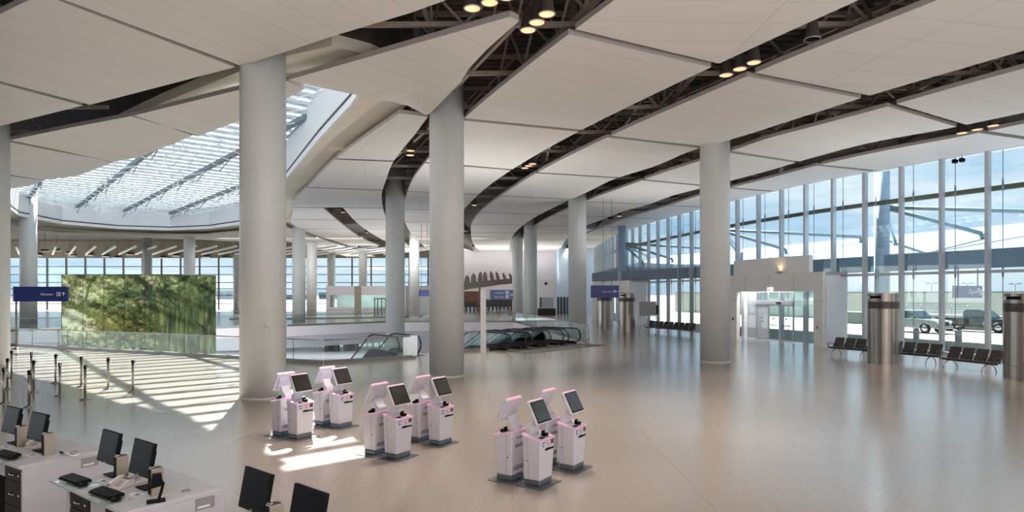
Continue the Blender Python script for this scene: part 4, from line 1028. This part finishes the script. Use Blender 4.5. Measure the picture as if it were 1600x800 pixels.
m = MB(); m.box((WX(560), -.3, 2.1), (.9, .5, 4.25)); m.build('pilaster', MAT['tan'], wr)
m = MB()
for px in (586, 591, 597, 603): m.box((WX(px), -.35, 1.2), (.12, .1, 2.4))
m.box((WX(594.5), -.35, 2.4), (WX(604)-WX(585), .12, .14)); m.build('glazed_screen_frame', MAT['steeldark'], wr)
m = MB(); m.box((WX(594.5), -.33, 1.2), (WX(603)-WX(586), .03, 2.3)); m.build('glazed_screen_pane', MAT['glass_rail'], wr)
m = MB(); a, b = D(632, 96.5), D(692, 96.5); m.box(((a.x+b.x)/2, 96.5, 2.15), (b.x-a.x, .4, 4.3)); tag(m.build('wall_grey', MAT['greywall']), kind='structure')
# brown shopfront below the white wall
sf = empty('wall_shopfront', (-4.0, 105.8, 0)); tag(sf, kind='structure')
m = MB(); m.box((-2.6, 0, 1.75), (3.0, .3, 3.5)); m.build('brown_panel', MAT['brown'], sf)
m = MB(); m.box((-2.9, -.17, .9), (1.9, .06, 1.8)); m.build('dark_opening', MAT['darkwall'], sf)
arch = [(-1.0, 2.15), (4.6, 2.15), (4.6, .15)]+[(4.6-5.6*k/10, .15+.35*math.sin(math.pi*k/10)) for k in range(1, 10)]+[(-1.0, .15)]
m = MB(); m.profile(arch[::-1], .3); m.build('dark_canopy', MAT['darkwall'], sf)
for k in range(14):
    m = MB(); m.box((-3.8+k*.62, -.5, .45), (.34, .3, .9)); m.build('display_stand', MAT['bluewall' if k % 3 else 'grey'], sf)
# fin sculpture
Yf = 92; e = empty('fin_sculpture', tuple(DY(752, 444, Yf))); s_ = Yf/F; o3 = Vector(e.location)
rel = lambda px, py: (((px-752)*s_), 0, (444-py)*s_)
m = MB(); a, b = rel(690, 455), rel(812, 438); m.bar(a, (a[0]*.35, 0, a[2]*.35+.05), .5, .9); m.bar((a[0]*.35, 0, a[2]*.35+.05), (b[0]*.4, 0, b[2]*.45), .5, .85); m.bar((b[0]*.4, 0, b[2]*.45), b, .5, .75); m.build('spine', MAT['fin'], e)
fins = [(712, 449, 432, 9, 0), (721, 448, 430.5, 9, 0), (730, 446, 428.5, 8.5, 0), (740, 444, 425.5, 8.5, 0), (750, 442.5, 423, 7.5, 1), (758.5, 441.5, 422.7, 7, -1), (770, 440.5, 422.3, 6, -3), (779.5, 439, 422.7, 5.5, -4), (790, 437.5, 424.4, 5, -4), (800, 436, 425.5, 5, -4)]
for x, yb, yt, wd, lean in fins:
    h = (yb-yt)*s_; w2_ = wd*s_; o = []
    for t, f in ((0, .9), (.3, 1), (.6, .92), (.82, .68), (.95, .38), (1, .12)): o.append((t, f))
    pts = [(lean*s_*t+w2_/2*f, h*t) for t, f in o]+[(lean*s_*t-w2_/2*f, h*t) for t, f in o[::-1]]
    bx, _, bz = rel(x, yb); m = MB(); m.profile([(bx+p[0], bz-.15+p[1]) for p in pts][::-1], .22); m.build('fin', MAT['fin'], e, bevel=.03)
m = MB(); q = rel(749.5, 447); m.tube([(q[0], 0, q[2]), (q[0], 0, -o3.z)], .12, 8); m.build('post', MAT['fin'], e)
tag(e, 'dark bronze sculpture of upright fins along a rising spine before the white wall', 'sculpture')
# desk far off at the end
e = empty('service_desk', tuple(D(854, 93, 0))); m = MB(); m.box((0, 0, .5), (2.6, .8, 1.0)); m.build('base', MAT['drawer'], e); m = MB(); m.box((.15, .3, 1.8), (1.75, .1, 1.6)); m.build('back_panel', MAT['grey'], e); m = MB(); m.box((-.85, .3, 1.8), (.28, .12, 1.6)); m.build('side_panel', MAT['steeldark'], e)
m = MB(); m.box((0, 0, 1.02), (2.7, .9, .05)); m.build('worktop', MAT['greywall'], e)
tag(e, 'far service desk with grey back panel between white columns', 'desk')
for k, px in enumerate((872, 877, 882, 887)):
    m = MB(); a = D(px, 97.2); m.box((0, 0, 1.3), (.26, .5, 2.6)); o = m.build('gate_post', MAT['darkwall'], None, (a.x, a.y, 0)); c = MB(); c.box((0, 0, 2.63), (.32, .56, .06)); c.build('cap', MAT['alu'], o)
    tag(o, 'dark slim gate post in a short row by the bluish end wall', 'gate post', 'gate posts by the end wall')
e = empty('wall_speaker', tuple(DY(853, 443, 105.7))); m = MB(); m.box((0, 0, 0), (.4, .4, .4)); m.build('housing', MAT['black'], e, bevel=.05); m = MB(); m.box((.25, .1, 0), (.3, .1, .1)); m.build('bracket', MAT['alu'], e); tag(e, 'small dark speaker on the far white wall above the desk', 'speaker')

# lower hall seen through the corner glass
for px, Yd, wd, hh, lab in ((519, 90, 1.9, 1.9, 'dark cabinet on the lower level, left of the pair seen through the corner glass'), (549, 91, 2.0, 1.7, 'dark cabinet on the lower level, right of the pair seen through the corner glass')):
    p = D(px, Yd, -5.0); e = empty('cabinet', tuple(p)); m = MB(); m.box((0, 0, hh/2), (wd, .8, hh)); m.build('body', MAT['darkwall'], e); m = MB(); m.box((0, 0, hh+.04), (wd+.1, .9, .08)); m.build('top', MAT['grey'], e); m = MB(); m.box((0, -.42, hh*.5), (wd*.44, .04, hh*.8)); m.build('door', MAT['drawer'], e); tag(e, lab, 'cabinet', 'cabinets on the lower level')
area('lower_hall_fill', (-24, 84, -1.2), (0, .3, -1), 40, 10, 1800, (.92, .97, 1))  # added fill for the lower level, no fitting modelled

# ================================================================== DOWNLIGHTS IN THE DARK GAPS
def lamp_proto(lit):
    e = empty('downlight')
    m = MB(); m.lathe([(.13, .60), (.14, .58), (.25, .06), (.27, .0), (.255, .0), (.22, .06)], 24, caps=False); m.lathe([(.0001, .62), (.13, .60)], 24, caps=False); m.build('can', MAT['lampcan'], e)
    m = MB(); m.lathe([(.235, .012), (.19, .07), (.0001, .11)], 24, caps=False); m.build('reflector', MAT['lamp'] if lit == 1 else MAT['lampcool'] if lit == 2 else MAT['black'], e)
    m = MB(); m.lathe([(.27, .0), (.28, .01), (.27, .025), (.25, .02), (.245, .0)], 24, caps=False); m.build('rim', MAT['alu'], e)
    m = MB(); m.tube([(0, 0, .6), (0, 0, 2.75)], .025, 6); m.build('stem', MAT['rubber'], e)
    return e
protos = {}
def lamp(px, py, label, lit=1, z=10.05, power=0):
    if lit not in protos: protos[lit] = lamp_proto(lit); e = protos[lit]
    else: e = copy_tree(protos[lit])
    e.location = P(px, py, z); e.scale = (.8, .8, 1)
    if power:
        l = bpy.data.lights.get('downlight_lamp') or bpy.data.lights.new('downlight_lamp', 'SPOT'); l.energy = power; l.color = (1, .9, .8); l.spot_size = 1.7; l.spot_blend = .5; l.shadow_soft_size = .2
        o = bpy.data.objects.new('downlight_lamp', l); col.objects.link(o); o.parent = e; o.location = (0, 0, -.02)
    tag(e, label, 'ceiling light', 'downlights in the ceiling gaps')
pos = {'left': 'leftmost', 'mid': 'middle', 'right': 'rightmost'}
for trio, desc in ((((738, 14), (765, 5), (791, -4)), 'of the three lit downlights at the top edge above the pointed panel tip'),
                   (((825, 48), (839, 36), (854.5, 23)), 'of the three lit downlights beside the pointed panel tip'),
                   (((1134.5, 118), (1156, 108.5), (1178, 98.5)), 'of the three lit downlights above the lone column'),
                   (((1503, 208.5), (1527, 203), (1552, 197)), 'of the three downlights near the glazing at the right'),
                   (((820.2, 263), (826, 259.5), (832.2, 256.4)), 'of the three small lit downlights right of the mid floor column')):
    for (x, y), w_ in zip(trio, ('leftmost', 'middle', 'rightmost')): lamp(x, y, '%s %s' % (w_, desc), 1, power=260)
lamp(641, 243, 'nearer of two lit downlights above the opening column', power=260); lamp(641.5, 236, 'farther of two lit downlights above the opening column')
lamp(1269, 62, 'unlit black downlight in the dark gap near the top right', 0)
lamp(536, 332, 'orange lit downlight at the start of the slanting dark slit', 1, power=260); lamp(573, 364, 'small lit downlight halfway along the slanting dark slit', 2, power=260)
lamp(741, 321, 'small lit downlight in the curved gap right of the mid floor column', 2, power=260); lamp(727, 361, 'tiny lit downlight in the curved gap by the far wall', 2, power=260); lamp(740, 386, 'tiny lit downlight at the end of the curved gap', 2, power=260)
lamp(968, 338, 'flat lit downlight in the gap above the glazing', 2, power=260); lamp(886, 388, 'tiny lit downlight by the column near the end wall', 2, power=260)
for px, py, lab in ((870, 229, 'black ceiling speaker in the gap left of the lone column'), (954, 342, 'black ceiling speaker left of the flat lit downlight'), (1053, 309, 'black ceiling speaker right of the flat lit downlight'), (1180, 274, 'black ceiling speaker just right of the lone column')):
    e = empty('ceiling_speaker', tuple(P(px, py, 10.12))); m = MB(); m.box((0, 0, .2), (.36, .42, .42), .5); m.build('housing', MAT['black'], e, bevel=.04); m = MB(); m.tube([(0, 0, .4), (0, 0, 2.85)], .025, 6); m.build('stem', MAT['rubber'], e); m = MB(); m.lathe([(.0001, -.02), (.14, -.02), (.14, .0)], 16); m.build('grille', MAT['lampcan'], e); tag(e, lab, 'speaker', 'ceiling speakers')
for px, lab in ((1492, 'left of two small cameras under the ceiling by the glazing'), (1503, 'right of two small cameras under the ceiling by the glazing')):
    b = fac_at_px(px)-.8; p = D(px, b); e = empty('security_camera', (p.x, p.y, 10.09)); m = MB(); m.tube([(0, 0, 0), (0, 0, -.22)], .03, 8); m.build('mount', MAT['white'], e); m = MB(); m.box((0, 0, -.33), (.3, .2, .2), .6); m.build('housing', MAT['black'], e, bevel=.04); m = MB(); m.lathe([(.05, -.02), (.06, .03)], 12, (.0, -.16, -.33), 'Y'); m.build('lens', MAT['blackglossy'], e); tag(e, lab, 'camera', 'cameras by the glazing')
# small spots on the bulkhead far left
MAT['spot'] = M_('track_spot', (60, 56, 54), .5)
tl = None; rnd = random.Random(3)
for i, (px, py) in enumerate([(70, 393), (88, 392), (109, 396), (112, 400), (140, 399), (165, 401), (183, 403), (203, 398), (60, 399), (300, 404), (255, 403), (275, 400), (322, 402), (352, 403)]):
    if tl is None:
        tl = empty('track_spotlight'); m = MB(); m.box((0, 0, 0), (1.3, .5, .16)); m.build('tray', MAT['white'], tl); m = MB()
        for k in (-.42, 0, .42):
            m = MB(); m.lathe([(.16, .0), (.14, .3)], 10, (k, 0, .1)); m.build('spot', MAT['spot'], tl)
        m = MB(); m.tube([(0, 0, .08), (0, 0, 3.0)], .03, 6); m.build('stem', MAT['spot'], tl); e = tl
    else: e = copy_tree(tl)
    e.location = P(px, py, 10.0)
    if e.location.y > 112: e.location = DY(px, py, 120.16)
    tag(e, 'tiny white tray of three dark spotlights under the far left ceiling edge', 'spotlight', 'spotlights before the far left windows')

# ================================================================== QUEUE POSTS
pp = [(6, 629), (11.5, 607), (18, 589), (45.5, 634.5), (52.5, 611.5), (49, 593), (93.5, 617.5), (87, 597.5), (133, 623), (127, 603), (169, 606.5), (207.5, 611)]
plab = ['queue post nearest the left picture edge, in the front row', 'queue post just behind the one at the left picture edge', 'queue post at the foot of the cut-off white column',
        'frontmost queue post right of the picture-edge ones', 'queue post second back in the second file from the left', 'queue post farthest back in the second file from the left',
        'nearer queue post of the pair left of the tree mural centre', 'farther queue post of the pair left of the tree mural centre', 'nearer queue post of the pair beside the sun stripes',
        'farther queue post of the pair beside the sun stripes', 'lone queue post second from the right end', 'lone queue post at the right end standing in the sun stripes']
st = None
for (px, py), lb in zip(pp, plab):
    if st is None:
        st = empty('queue_post')
        m = MB(); m.lathe([(.034, .02), (.034, .93)], 16); m.build('tube', MAT['poststeel'] if 'poststeel' in MAT else MAT['steel'], st)
        m = MB(); m.lathe([(.16, 0), (.16, .012), (.05, .03), (.04, .05)], 24); m.build('foot', MAT['steel'], st)
        m = MB(); m.lathe([(.045, .92), (.045, 1.02), (.04, 1.03)], 16); h_ = m.build('belt_head', MAT['black'], st)
        m = MB(); m.box((.05, 0, .975), (.03, .05, .07)); m.build('belt_clip', MAT['steel'], h_); e = st
    else: e = copy_tree(st)
    e.location = G(px, py+1.2); e.rotation_euler = (0, 0, rnd.uniform(-.5, .5)); tag(e, lb, 'queue post', 'steel queue posts')

# ================================================================== SELF-SERVICE KIOSKS
MAT['kblue'] = M_('logo_blue', (58, 92, 150), .4); MAT['kred'] = M_('logo_red', (196, 62, 66), .4); MAT['knavy'] = M_('logo_navy', (42, 40, 66), .4)
MAT['kscreen'] = M_('kiosk_screen', (52, 50, 48), .10, spec=.6); MAT['kback'] = M_('kiosk_back_panel', (198, 192, 206), .35)
MAT['plinthblue'] = M_('plinth_vent_blue', (84, 104, 128), .4)
def make_kiosk():
    r = empty('check_in_kiosk')
    m = MB(); m.prism([(-.32, -.27), (.32, -.27), (.32, .25), (-.32, .25)], 0, .014); m.build('base_plate', MAT['plinth'], r, bevel=.006)
    m = MB(); m.prism([(-.205, -.150), (.205, -.150), (.205, .150), (-.205, .150)], .014, .105); p = m.build('plinth', MAT['plinth'], r, bevel=.02)
    m = MB(); m.box((.0, .152, .06), (.26, .01, .07)); m.build('plinth_vent', MAT['plinthblue'], p)
    # body, tapering to the floor, sloping top
    def ring(wd, d0, d1, z0, z1): return [(-wd, d0, z0), (wd, d0, z0), (wd, d1, z1), (-wd, d1, z1)]
    a = ring(.208, -.152, .152, .105, .105); b_ = ring(.235, -.186, .182, .775, .852)
    m = MB(); m.add(a+b_, [(3, 2, 1, 0), (4, 5, 6, 7), (0, 1, 5, 4), (1, 2, 6, 5), (2, 3, 7, 6), (3, 0, 4, 7)]); body = m.build('body', MAT['kiosk'], r, bevel=.022, seg=3)
    m = MB(); z = lambda y: .775+(y+.186)*(.077/.368)+.004
    prs = [(-.236, -.187), (.236, -.187), (.236, .183), (-.236, .183)]
    for (x0, y0), (x1, y1) in zip(prs, prs[1:]+prs[:1]): m.bar((x0*.985, y0*.985, z(y0)), (x1*.985, y1*.985, z(y1)), .012, .012)
    m.build('light_strip', MAT['pink'], r)
    m = MB(); m.box((0, 0, 0), (.40, .30, .01)); t = m.build('top_tray', MAT['kback'], r); t.location = (0, -.01, .818); t.rotation_euler = (math.atan2(.077, .368), 0, 0)
    m = MB(); m.box((.05, -.10, .83), (.10, .09, .05)); m.box((.05, -.065, .87), (.10, .02, .05)); m.build('card_reader', MAT['black'], r, bevel=.006)
    m = MB(); m.box((-.10, -.12, .803), (.10, .07, .012)); m.build('keypad', MAT['black'], r)
    # neck and tilted screen
    m = MB(); m.profile([(.175, .845), (.175, .945), (.105, .975), (.035, 1.115), (-.005, 1.095), (.045, .955), (.05, .835)][::-1], .22, Matrix.Rotation(math.pi/2, 4, 'Z')@Matrix.Rotation(0, 4, 'Z')); nk = m.build('neck', MAT['kiosk'], r, bevel=.015)
    nk.rotation_euler = (0, 0, 0)
    h = empty_mesh = None
    m = MB(); m.box((0, 0, 0), (.48, .065, .42)); hs = m.build('screen_housing', MAT['kiosk'], r, bevel=.018, seg=3); hs.location = (0, -.02, 1.205); hs.rotation_euler = (-math.radians(27), 0, 0)
    m = MB(); m.box((0, -.034, 0), (.445, .008, .375)); m.build('bezel', MAT['black'], hs, bevel=.003)
    m = MB(); m.box((0, -.039, .004), (.41, .004, .335)); m.build('screen', MAT['kscreen'], hs)
    m = MB(); m.box((0, .0, .213), (.43, .05, .02)); m.build('light_strip', MAT['pink'], hs, bevel=.005)
    m = MB(); m.add([(-.19, .033, -.17), (.19, .033, -.17), (.19, .033, .16), (-.19, .033, .16), (-.15, .085, -.15), (.15, .085, -.15), (.15, .06, .08), (-.15, .06, .08)], [(0, 1, 5, 4), (1, 2, 6, 5), (2, 3, 7, 6), (3, 0, 4, 7), (4, 5, 6, 7), (3, 2, 1, 0)]); m.build('back_shell', MAT['kback'], hs, bevel=.01)
    # front face: logo plates, slot, faint print
    fy = lambda z_: -.152-(.034)*(z_-.105)/.67
    tl_ = math.atan2(.034, .67)
    def on_front(x, z_, wd, hh, nm, mat, th=.006, par=body):
        m = MB(); m.box((0, 0, 0), (wd, th, hh)); o = m.build(nm, mat, par); o.location = (x, fy(z_)-.003, z_); o.rotation_euler = (tl_, 0, 0); return o
    on_front(-.135, .705, .07, .075, 'logo_plate', MAT['kblue']); 
    m = MB(); m.profile([(-.05, .035), (.05, .035), (0, -.05)][::-1], .006); o = m.build('logo_plate', MAT['kred'], body); o.location = (.02, fy(.715)-.003, .715)
    m = MB(); m.profile([(-.028, .02), (.028, .02), (0, -.028)][::-1], .010); o = m.build('logo_mark', MAT['letter'], body); o.location = (.02, fy(.715)-.003, .722)
    on_front(.15, .715, .08, .075, 'logo_plate', MAT['knavy'])
    o = on_front(-.135, .705, .034, .04, 'logo_mark', MAT['letter'], .010)
    o = on_front(.165, .722, .03, .03, 'logo_mark', MAT['kred'], .010)
    on_front(.06, .605, .27, .026, 'ticket_slot', MAT['black'], .02); on_front(.0, .622, .12, .012, 'ticket_slot', MAT['black'], .014)
    for x in (-.09, -.01, .06): on_front(x, .46, .05, .008, 'faint_print', MAT['kback'], .004)
    # left side: door seam and lock; back: vents
    sx = lambda z_: -.208-(.027)*(z_-.105)/.67
    for s in (-1, 1):
        m = MB(); m.bar((s*abs(sx(.12))+s*.001, .06, .12), (s*abs(sx(.80))+s*.001, .07, .80), .004, .004); m.build('door_seam', MAT['grey'], body)
        m = MB(); m.lathe([(.0001, -.004), (.011, -.004), (.011, .004), (.0001, .004)], 12, (s*abs(sx(.42)), .09, .42), 'X'); m.build('lock', MAT['black'], body)
    by = lambda z_: .152+.030*(z_-.105)/.74
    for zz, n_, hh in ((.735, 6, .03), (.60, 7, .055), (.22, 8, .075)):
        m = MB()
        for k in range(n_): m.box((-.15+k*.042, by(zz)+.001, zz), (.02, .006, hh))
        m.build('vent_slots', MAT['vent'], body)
    return r
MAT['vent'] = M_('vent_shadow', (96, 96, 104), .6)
TH_K = math.radians(57)
kn = Vector((math.sin(TH_K), -math.cos(TH_K)))          # the way a front kiosk faces
fronts = [((-4.69, 14.18), 'left', 'nearer'), ((-4.09, 15.33), 'left', 'farther'), ((-2.23, 12.5), 'middle', 'nearer'), ((-1.52, 13.62), 'middle', 'farther'), ((.44, 10.75), 'right', 'nearer'), ((1.09, 11.69), 'right', 'farther')]
kp = None
for (x, y), grp, dist in fronts:
    for back in (False, True):
        if kp is None: kp = make_kiosk(); e = kp
        else: e = copy_tree(kp)
        p = Vector((x, y)) if not back else Vector((x, y))-kn*.56
        e.location = (p.x, p.y, 0); e.rotation_euler = (0, 0, TH_K+(math.pi if back else 0))
        tag(e, 'white check-in kiosk %s, %s pair of the %s group' % ('with its vented back to us' if back else 'with its screen facing us', dist, grp), 'kiosk', 'white check-in kiosks')
# brass floor outlet lids
MAT['brass'] = M_('lid_brass', (128, 118, 104), .4, metal=.5)
for px, py, lab in ((546, 704, 'small floor box lid between the left and middle kiosk groups'),):
    m = MB(); m.prism([(-.14, -.1), (.14, -.1), (.14, .1), (-.14, .1)], 0, .008); o = m.build('floor_box_lid', MAT['brass'], None, tuple(G(px, py)), TH_K); c = MB(); c.prism([(-.09, -.06), (.09, -.06), (.09, .06), (-.09, .06)], .008, .012); c.build('inner_lid', MAT['plinth'], o); tag(o, lab, 'floor lid')

# ================================================================== CHECK-IN COUNTERS
CH = .95
def make_counter():
    """local x towards the staff side, local y along the row; origin under the far right corner of the top"""
    r = empty('check_in_counter'); L, Dp = 1.66, 1.07
    m = MB(); m.box((Dp/2, -L/2, CH-.025), (Dp, L, .05)); m.build('worktop', MAT['counter'], r, bevel=.006)
    for y, nm in ((-.025, 'end_panel'), (-L+.025, 'end_panel')):
        m = MB(); m.box((Dp/2-.02, y, (CH-.05)/2+.04), (Dp-.04, .05, CH-.13)); o = m.build(nm, MAT['counter'], r, bevel=.004)
        if y > -.5:
            m = MB()
            for a, b in (((.23, .002, .885), (.22, .008, .012)), ((.23, .002, .765), (.22, .008, .012)), ((.126, .002, .825), (.012, .008, .13)), ((.334, .002, .825), (.012, .008, .13))): m.box(a, b)
            f = m.build('recess_frame', MAT['steel'], r)
            m = MB(); m.box((.23, .001, .825), (.2, .004, .11)); m.build('recess_plate', MAT['grey'], f)
            m = MB(); m.box((.245, .004, .79), (.14, .006, .022)); m.build('recess_lip', MAT['letter'], f)
    m = MB(); m.box((.03, -L/2, (CH-.05)/2+.02), (.05, L-.1, CH-.09)); m.build('front_panel', MAT['counter'], r)
    m = MB(); m.box((Dp/2, -L/2, .03), (Dp-.12, L-.06, .06)); m.build('plinth', MAT['plinth'], r)
    for y0, y1 in ((-.06, -.62), (-1.04, -1.60)):
        m = MB(); m.box((.74, (y0+y1)/2, .47), (.52, abs(y1-y0), .82)); u = m.build('drawer_unit', MAT['drawer'], r)
        for k, (za, zb) in enumerate(((.70, .86), (.36, .68), (.09, .34))):
            m = MB(); m.box((1.005, (y0+y1)/2, (za+zb)/2), (.02, abs(y1-y0)-.02, zb-za)); d = m.build('drawer', MAT['drawer'], u, bevel=.004)
            m = MB(); m.tube([(1.015, (y0+y1)/2-.06, (za+zb)/2), (1.045, (y0+y1)/2-.05, (za+zb)/2), (1.045, (y0+y1)/2+.05, (za+zb)/2), (1.015, (y0+y1)/2+.06, (za+zb)/2)], .009, 8); m.build('handle', MAT['chrome'], d)
            m = MB(); m.lathe([(.0001, .0), (.014, .0), (.014, .02), (.0001, .02)], 12, (1.01, y0-.09, (za+zb)/2), 'X'); m.build('lock', MAT['chrome'], d)
    m = MB(); m.box((.98, -.83, .78), (.04, .42, .16)); m.build('kneehole_rail', MAT['counter'], r)
    m = MB(); m.lathe([(.05, CH), (.05, CH+.006), (.035, CH+.006), (.035, CH+.002)], 20, (.34, -.21, 0)); m.build('cable_grommet', MAT['steel'], r)
    return r
def make_monitor():
    r = empty('monitor')                     # faces local -y
    m = MB(); m.box((0, .06, .008), (.24, .18, .016)); m.build('foot', MAT['black'], r, bevel=.006)
    m = MB(); m.bar((0, .12, .01), (0, .09, .34), .06, .03, (0, 1, 0)); m.build('stand', MAT['black'], r)
    m = MB(); m.box((0, 0, 0), (.49, .04, .385)); h = m.build('housing', MAT['black'], r, bevel=.006); h.location = (0, .0, .355); h.rotation_euler = (-math.radians(11), 0, 0)
    m = MB(); m.box((0, -.0205, .008), (.455, .003, .335)); m.build('screen', MAT['blackglossy'], h)
    m = MB(); m.box((0, .04, -.02), (.34, .06, .25)); m.build('back_shell', MAT['black'], h, bevel=.015)
    m = MB(); m.box((0, -.021, -.178), (.04, .003, .01)); m.build('badge', MAT['grey'], h)
    m = MB(); m.tube([(.06, .05, .2), (.12, .1, .12), (.06, .14, .03), (-.02, .2, .012)], .006, 6); m.build('cable', MAT['black'], r)
    return r
def make_printer():
    r = empty('receipt_printer'); m = MB(); m.box((0, .0, .15), (.09, .13, .30)); m.build('housing', MAT['beigesteel'], r, bevel=.006)
    m = MB(); m.box((-.012, 0, .152), (.07, .134, .28)); m.build('side_shell', MAT['black'], r)
    m = MB(); m.box((0, 0, .302), (.07, .10, .01)); m.build('top_slot', MAT['steeldark'], r); m = MB(); m.box((0, -.045, .312), (.06, .03, .02)); m.build('cutter', MAT['chrome'], r, bevel=.004)
    return r
MAT['beigesteel'] = M_('printer_steel', (176, 164, 150), .32, metal=.6)
def make_keyboard():
    r = empty('keyboard'); m = MB(); m.profile([(-.085, 0), (.085, 0), (.085, .03), (-.085, .014)][::-1], .46, Matrix.Rotation(math.pi/2, 4, 'Z')); m.build('case', MAT['black'], r, bevel=.003)
    m = MB()
    for j in range(5):
        for i in range(18):
            y = -.062+j*.029; m.box((-.205+i*.0241, y, .022+(y+.085)*.094+.004), (.02, .023, .010))
    m.build('keys', MAT['keycap'], r); return r
MAT['keycap'] = M_('keycap', (38, 38, 42), .5)
def make_mouse():
    r = empty('mouse'); m = MB(); n = 10; vs = []; 
    prof = [(.032, 0), (.033, .012), (.026, .026), (.012, .034), (.0001, .036)]
    m.lathe(prof, 20); m.v = [Vector((v.x, v.y*1.7, v.z*(1-.25*max(0, -v.y/.03)))) for v in m.v]; m.build('body', MAT['black'], r); m = MB(); m.box((0, -.028, .033), (.006, .014, .006)); m.build('wheel', MAT['grey'], r); return r
def make_tray():
    m = MB(); m.box((0, 0, .009), (.64, .30, .010)); o = m.build('glass_tray', MAT['glass_rail'])
    m = MB(); m.box((0, -.148, .009), (.64, .006, .010)); m.build('edge', MAT['alu'], o); return o
def make_phone():
    r = empty('desk_phone'); m = MB(); m.profile([(-.11, 0), (.11, 0), (.11, .075), (.04, .085), (-.11, .022)][::-1], .20, Matrix.Rotation(math.pi/2, 4, 'Z')); m.build('body', MAT['beige'], r, bevel=.01)
    m = MB(); m.tube([(-.068, -.09, .045), (-.072, -.06, .066), (-.072, .03, .098), (-.068, .09, .098)], [.024, .02, .02, .024], 10); m.build('handset', MAT['beige'], r)
    m = MB()
    for i in range(3):
        for j in range(4): m.box((.0+i*.026, -.07+j*.024, .045+j*.0095), (.018, .015, .01))
    m.build('keys', MAT['greywall'], r); m = MB(); m.box((.03, .06, .088), (.08, .045, .006)); m.build('display', MAT['plinth'], r)
    m = MB(); m.tube([(-.07, -.1, .04), (-.12, -.1, .01), (-.13, .02, .008), (-.1, .12, .01)], .005, 6); m.build('cord', MAT['black'], r); return r
def make_card():
    m = MB(); m.box((0, 0, .001), (.15, .09, .002)); o = m.build('card', MAT['letter']); m = MB(); m.box((.02, 0, .0025), (.07, .05, .001)); m.build('printed_patch', MAT['kblue'], o); return o
ck = make_counter(); cps = {}
def counter(A, c, desc, full=True, extras=True):
    global ck
    c = Vector(c).normalized(); ev = Vector((c.y, -c.x))           # staff side
    A = Vector(A); rz = math.atan2(ev.y, ev.x)
    e = ck if not ck.get('label') else copy_tree(ck)
    e.location = (A.x, A.y, 0); e.rotation_euler = (0, 0, rz); tag(e, 'white check-in counter with dark drawers, ' + desc[0], 'counter', 'white check-in counters')
    def put(kind, maker, x, y, rot, label, cat, z=CH, grp=None):
        if kind not in cps: cps[kind] = maker(); o = cps[kind]
        else: o = copy_tree(cps[kind])
        p = A+ev*x+c*y; o.location = (p.x, p.y, z+.0005); o.rotation_euler = (0, 0, rz+math.pi/2+rot); tag(o, label, cat, grp or cat+'s on the check-in counters'); return o
    D1, D2 = desc[1], desc[2]
    for k, y in enumerate((-1.56, -.68)):
        side = 'left' if k == 0 else 'right'
        put('monitor', make_monitor, .60, y, 0, 'black monitor, the %s one of the two on %s' % (side, D1), 'monitor')
        put('printer', make_printer, .60, y+.33, 0, 'steel receipt printer by the %s monitor on %s' % (side, D1), 'printer')
        if full:
            put('tray', make_tray, .99, y+.02, 0, 'glass keyboard tray below the %s monitor on %s' % (side, D1), 'tray')
            put('keyboard', make_keyboard, .95, y-.07, .06, 'black keyboard on the glass tray below the %s monitor on %s' % (side, D1), 'keyboard', CH+.0150)
            put('mouse', make_mouse, .98, y+.25, .1, 'black mouse right of the keyboard below the %s monitor on %s' % (side, D1), 'mouse', CH+.0150)
            put('card', make_card, .74, y+.16, .3, 'small white and blue card by the %s monitor foot on %s' % (side, D1), 'card')
    if full:
        put('phone', make_phone, .50, -1.02, .2, 'pale desk phone between the monitors on %s' % D1, 'phone')
        if extras: put('phone', make_phone, .72, -.96, .25, 'second pale desk phone close to the right keyboard on %s' % D1, 'phone')
    return A, c, ev, rz
A1 = (-3.34, 7.43); A2 = (-5.83, 9.22); A3 = (-.87, 5.6)
a_, c_, e_, rz_ = counter(A1, (.805, -.595), ('the one carrying the black scanner stand', 'the near counter', ''))
r = empty('scanner_stand'); m = MB(); m.box((0, 0, .006), (.11, .15, .012)); m.build('foot', MAT['black'], r, bevel=.004)
m = MB(); m.bar((0, .02, .01), (0, .06, .17), .05, .02, (0, 1, 0)); m.bar((0, .05, .15), (0, .03, .22), .05, .03, (0, 1, 0)); m.build('stem', MAT['black'], r)
m = MB(); m.profile([(-.05, .13), (.05, .15), (.045, .26), (-.03, .26)][::-1], .085, Matrix.Rotation(math.pi/2, 4, 'Z')); m.build('head', MAT['black'], r, bevel=.01); m = MB(); m.lathe([(.0001, -.002), (.012, -.002), (.012, .004)], 12, (0, .05, .09), 'Y'); m.build('logo_mark', MAT['chrome'], r)
p = a_+e_*.72+c_*-.09; r.scale = (1.2, 1.2, 1.15); r.location = (p.x, p.y, CH+.002); r.rotation_euler = (0, 0, rz_+math.pi/2-.4); tag(r, 'small black scanner stand at the staff corner of the near counter', 'scanner')
a_, c_, e_, rz_ = counter(A2, (.84, -.54), ('farther back, cut by the left picture edge', 'the left counter', ''), extras=False)
m = MB(); p0 = a_+e_*.40+c_*-.16
pts = [(.0, .0, .012), (.10, .03, .012), (.18, .02, .012), (.24, -.03, .012), (.22, -.08, .012), (.14, -.07, .012), (.02, -.05, .012), (-.08, -.06, .012)]
m.tube(pts, .011, 8); o = m.build('cable_loop', MAT['letter'], None, (p0.x, p0.y, CH+.003), math.atan2(c_.y, c_.x)); m = MB(); m.tube([(-.08, -.06, .012), (-.15, -.07, .012)], .014, 8); m.build('plug', MAT['black'], o); tag(o, 'white cable loop lying on the left counter beside its printer', 'cable')
counter(A3, (.77, -.64), ('mostly hidden below the bottom picture edge', 'the counter cut by the bottom edge', ''), full=False)
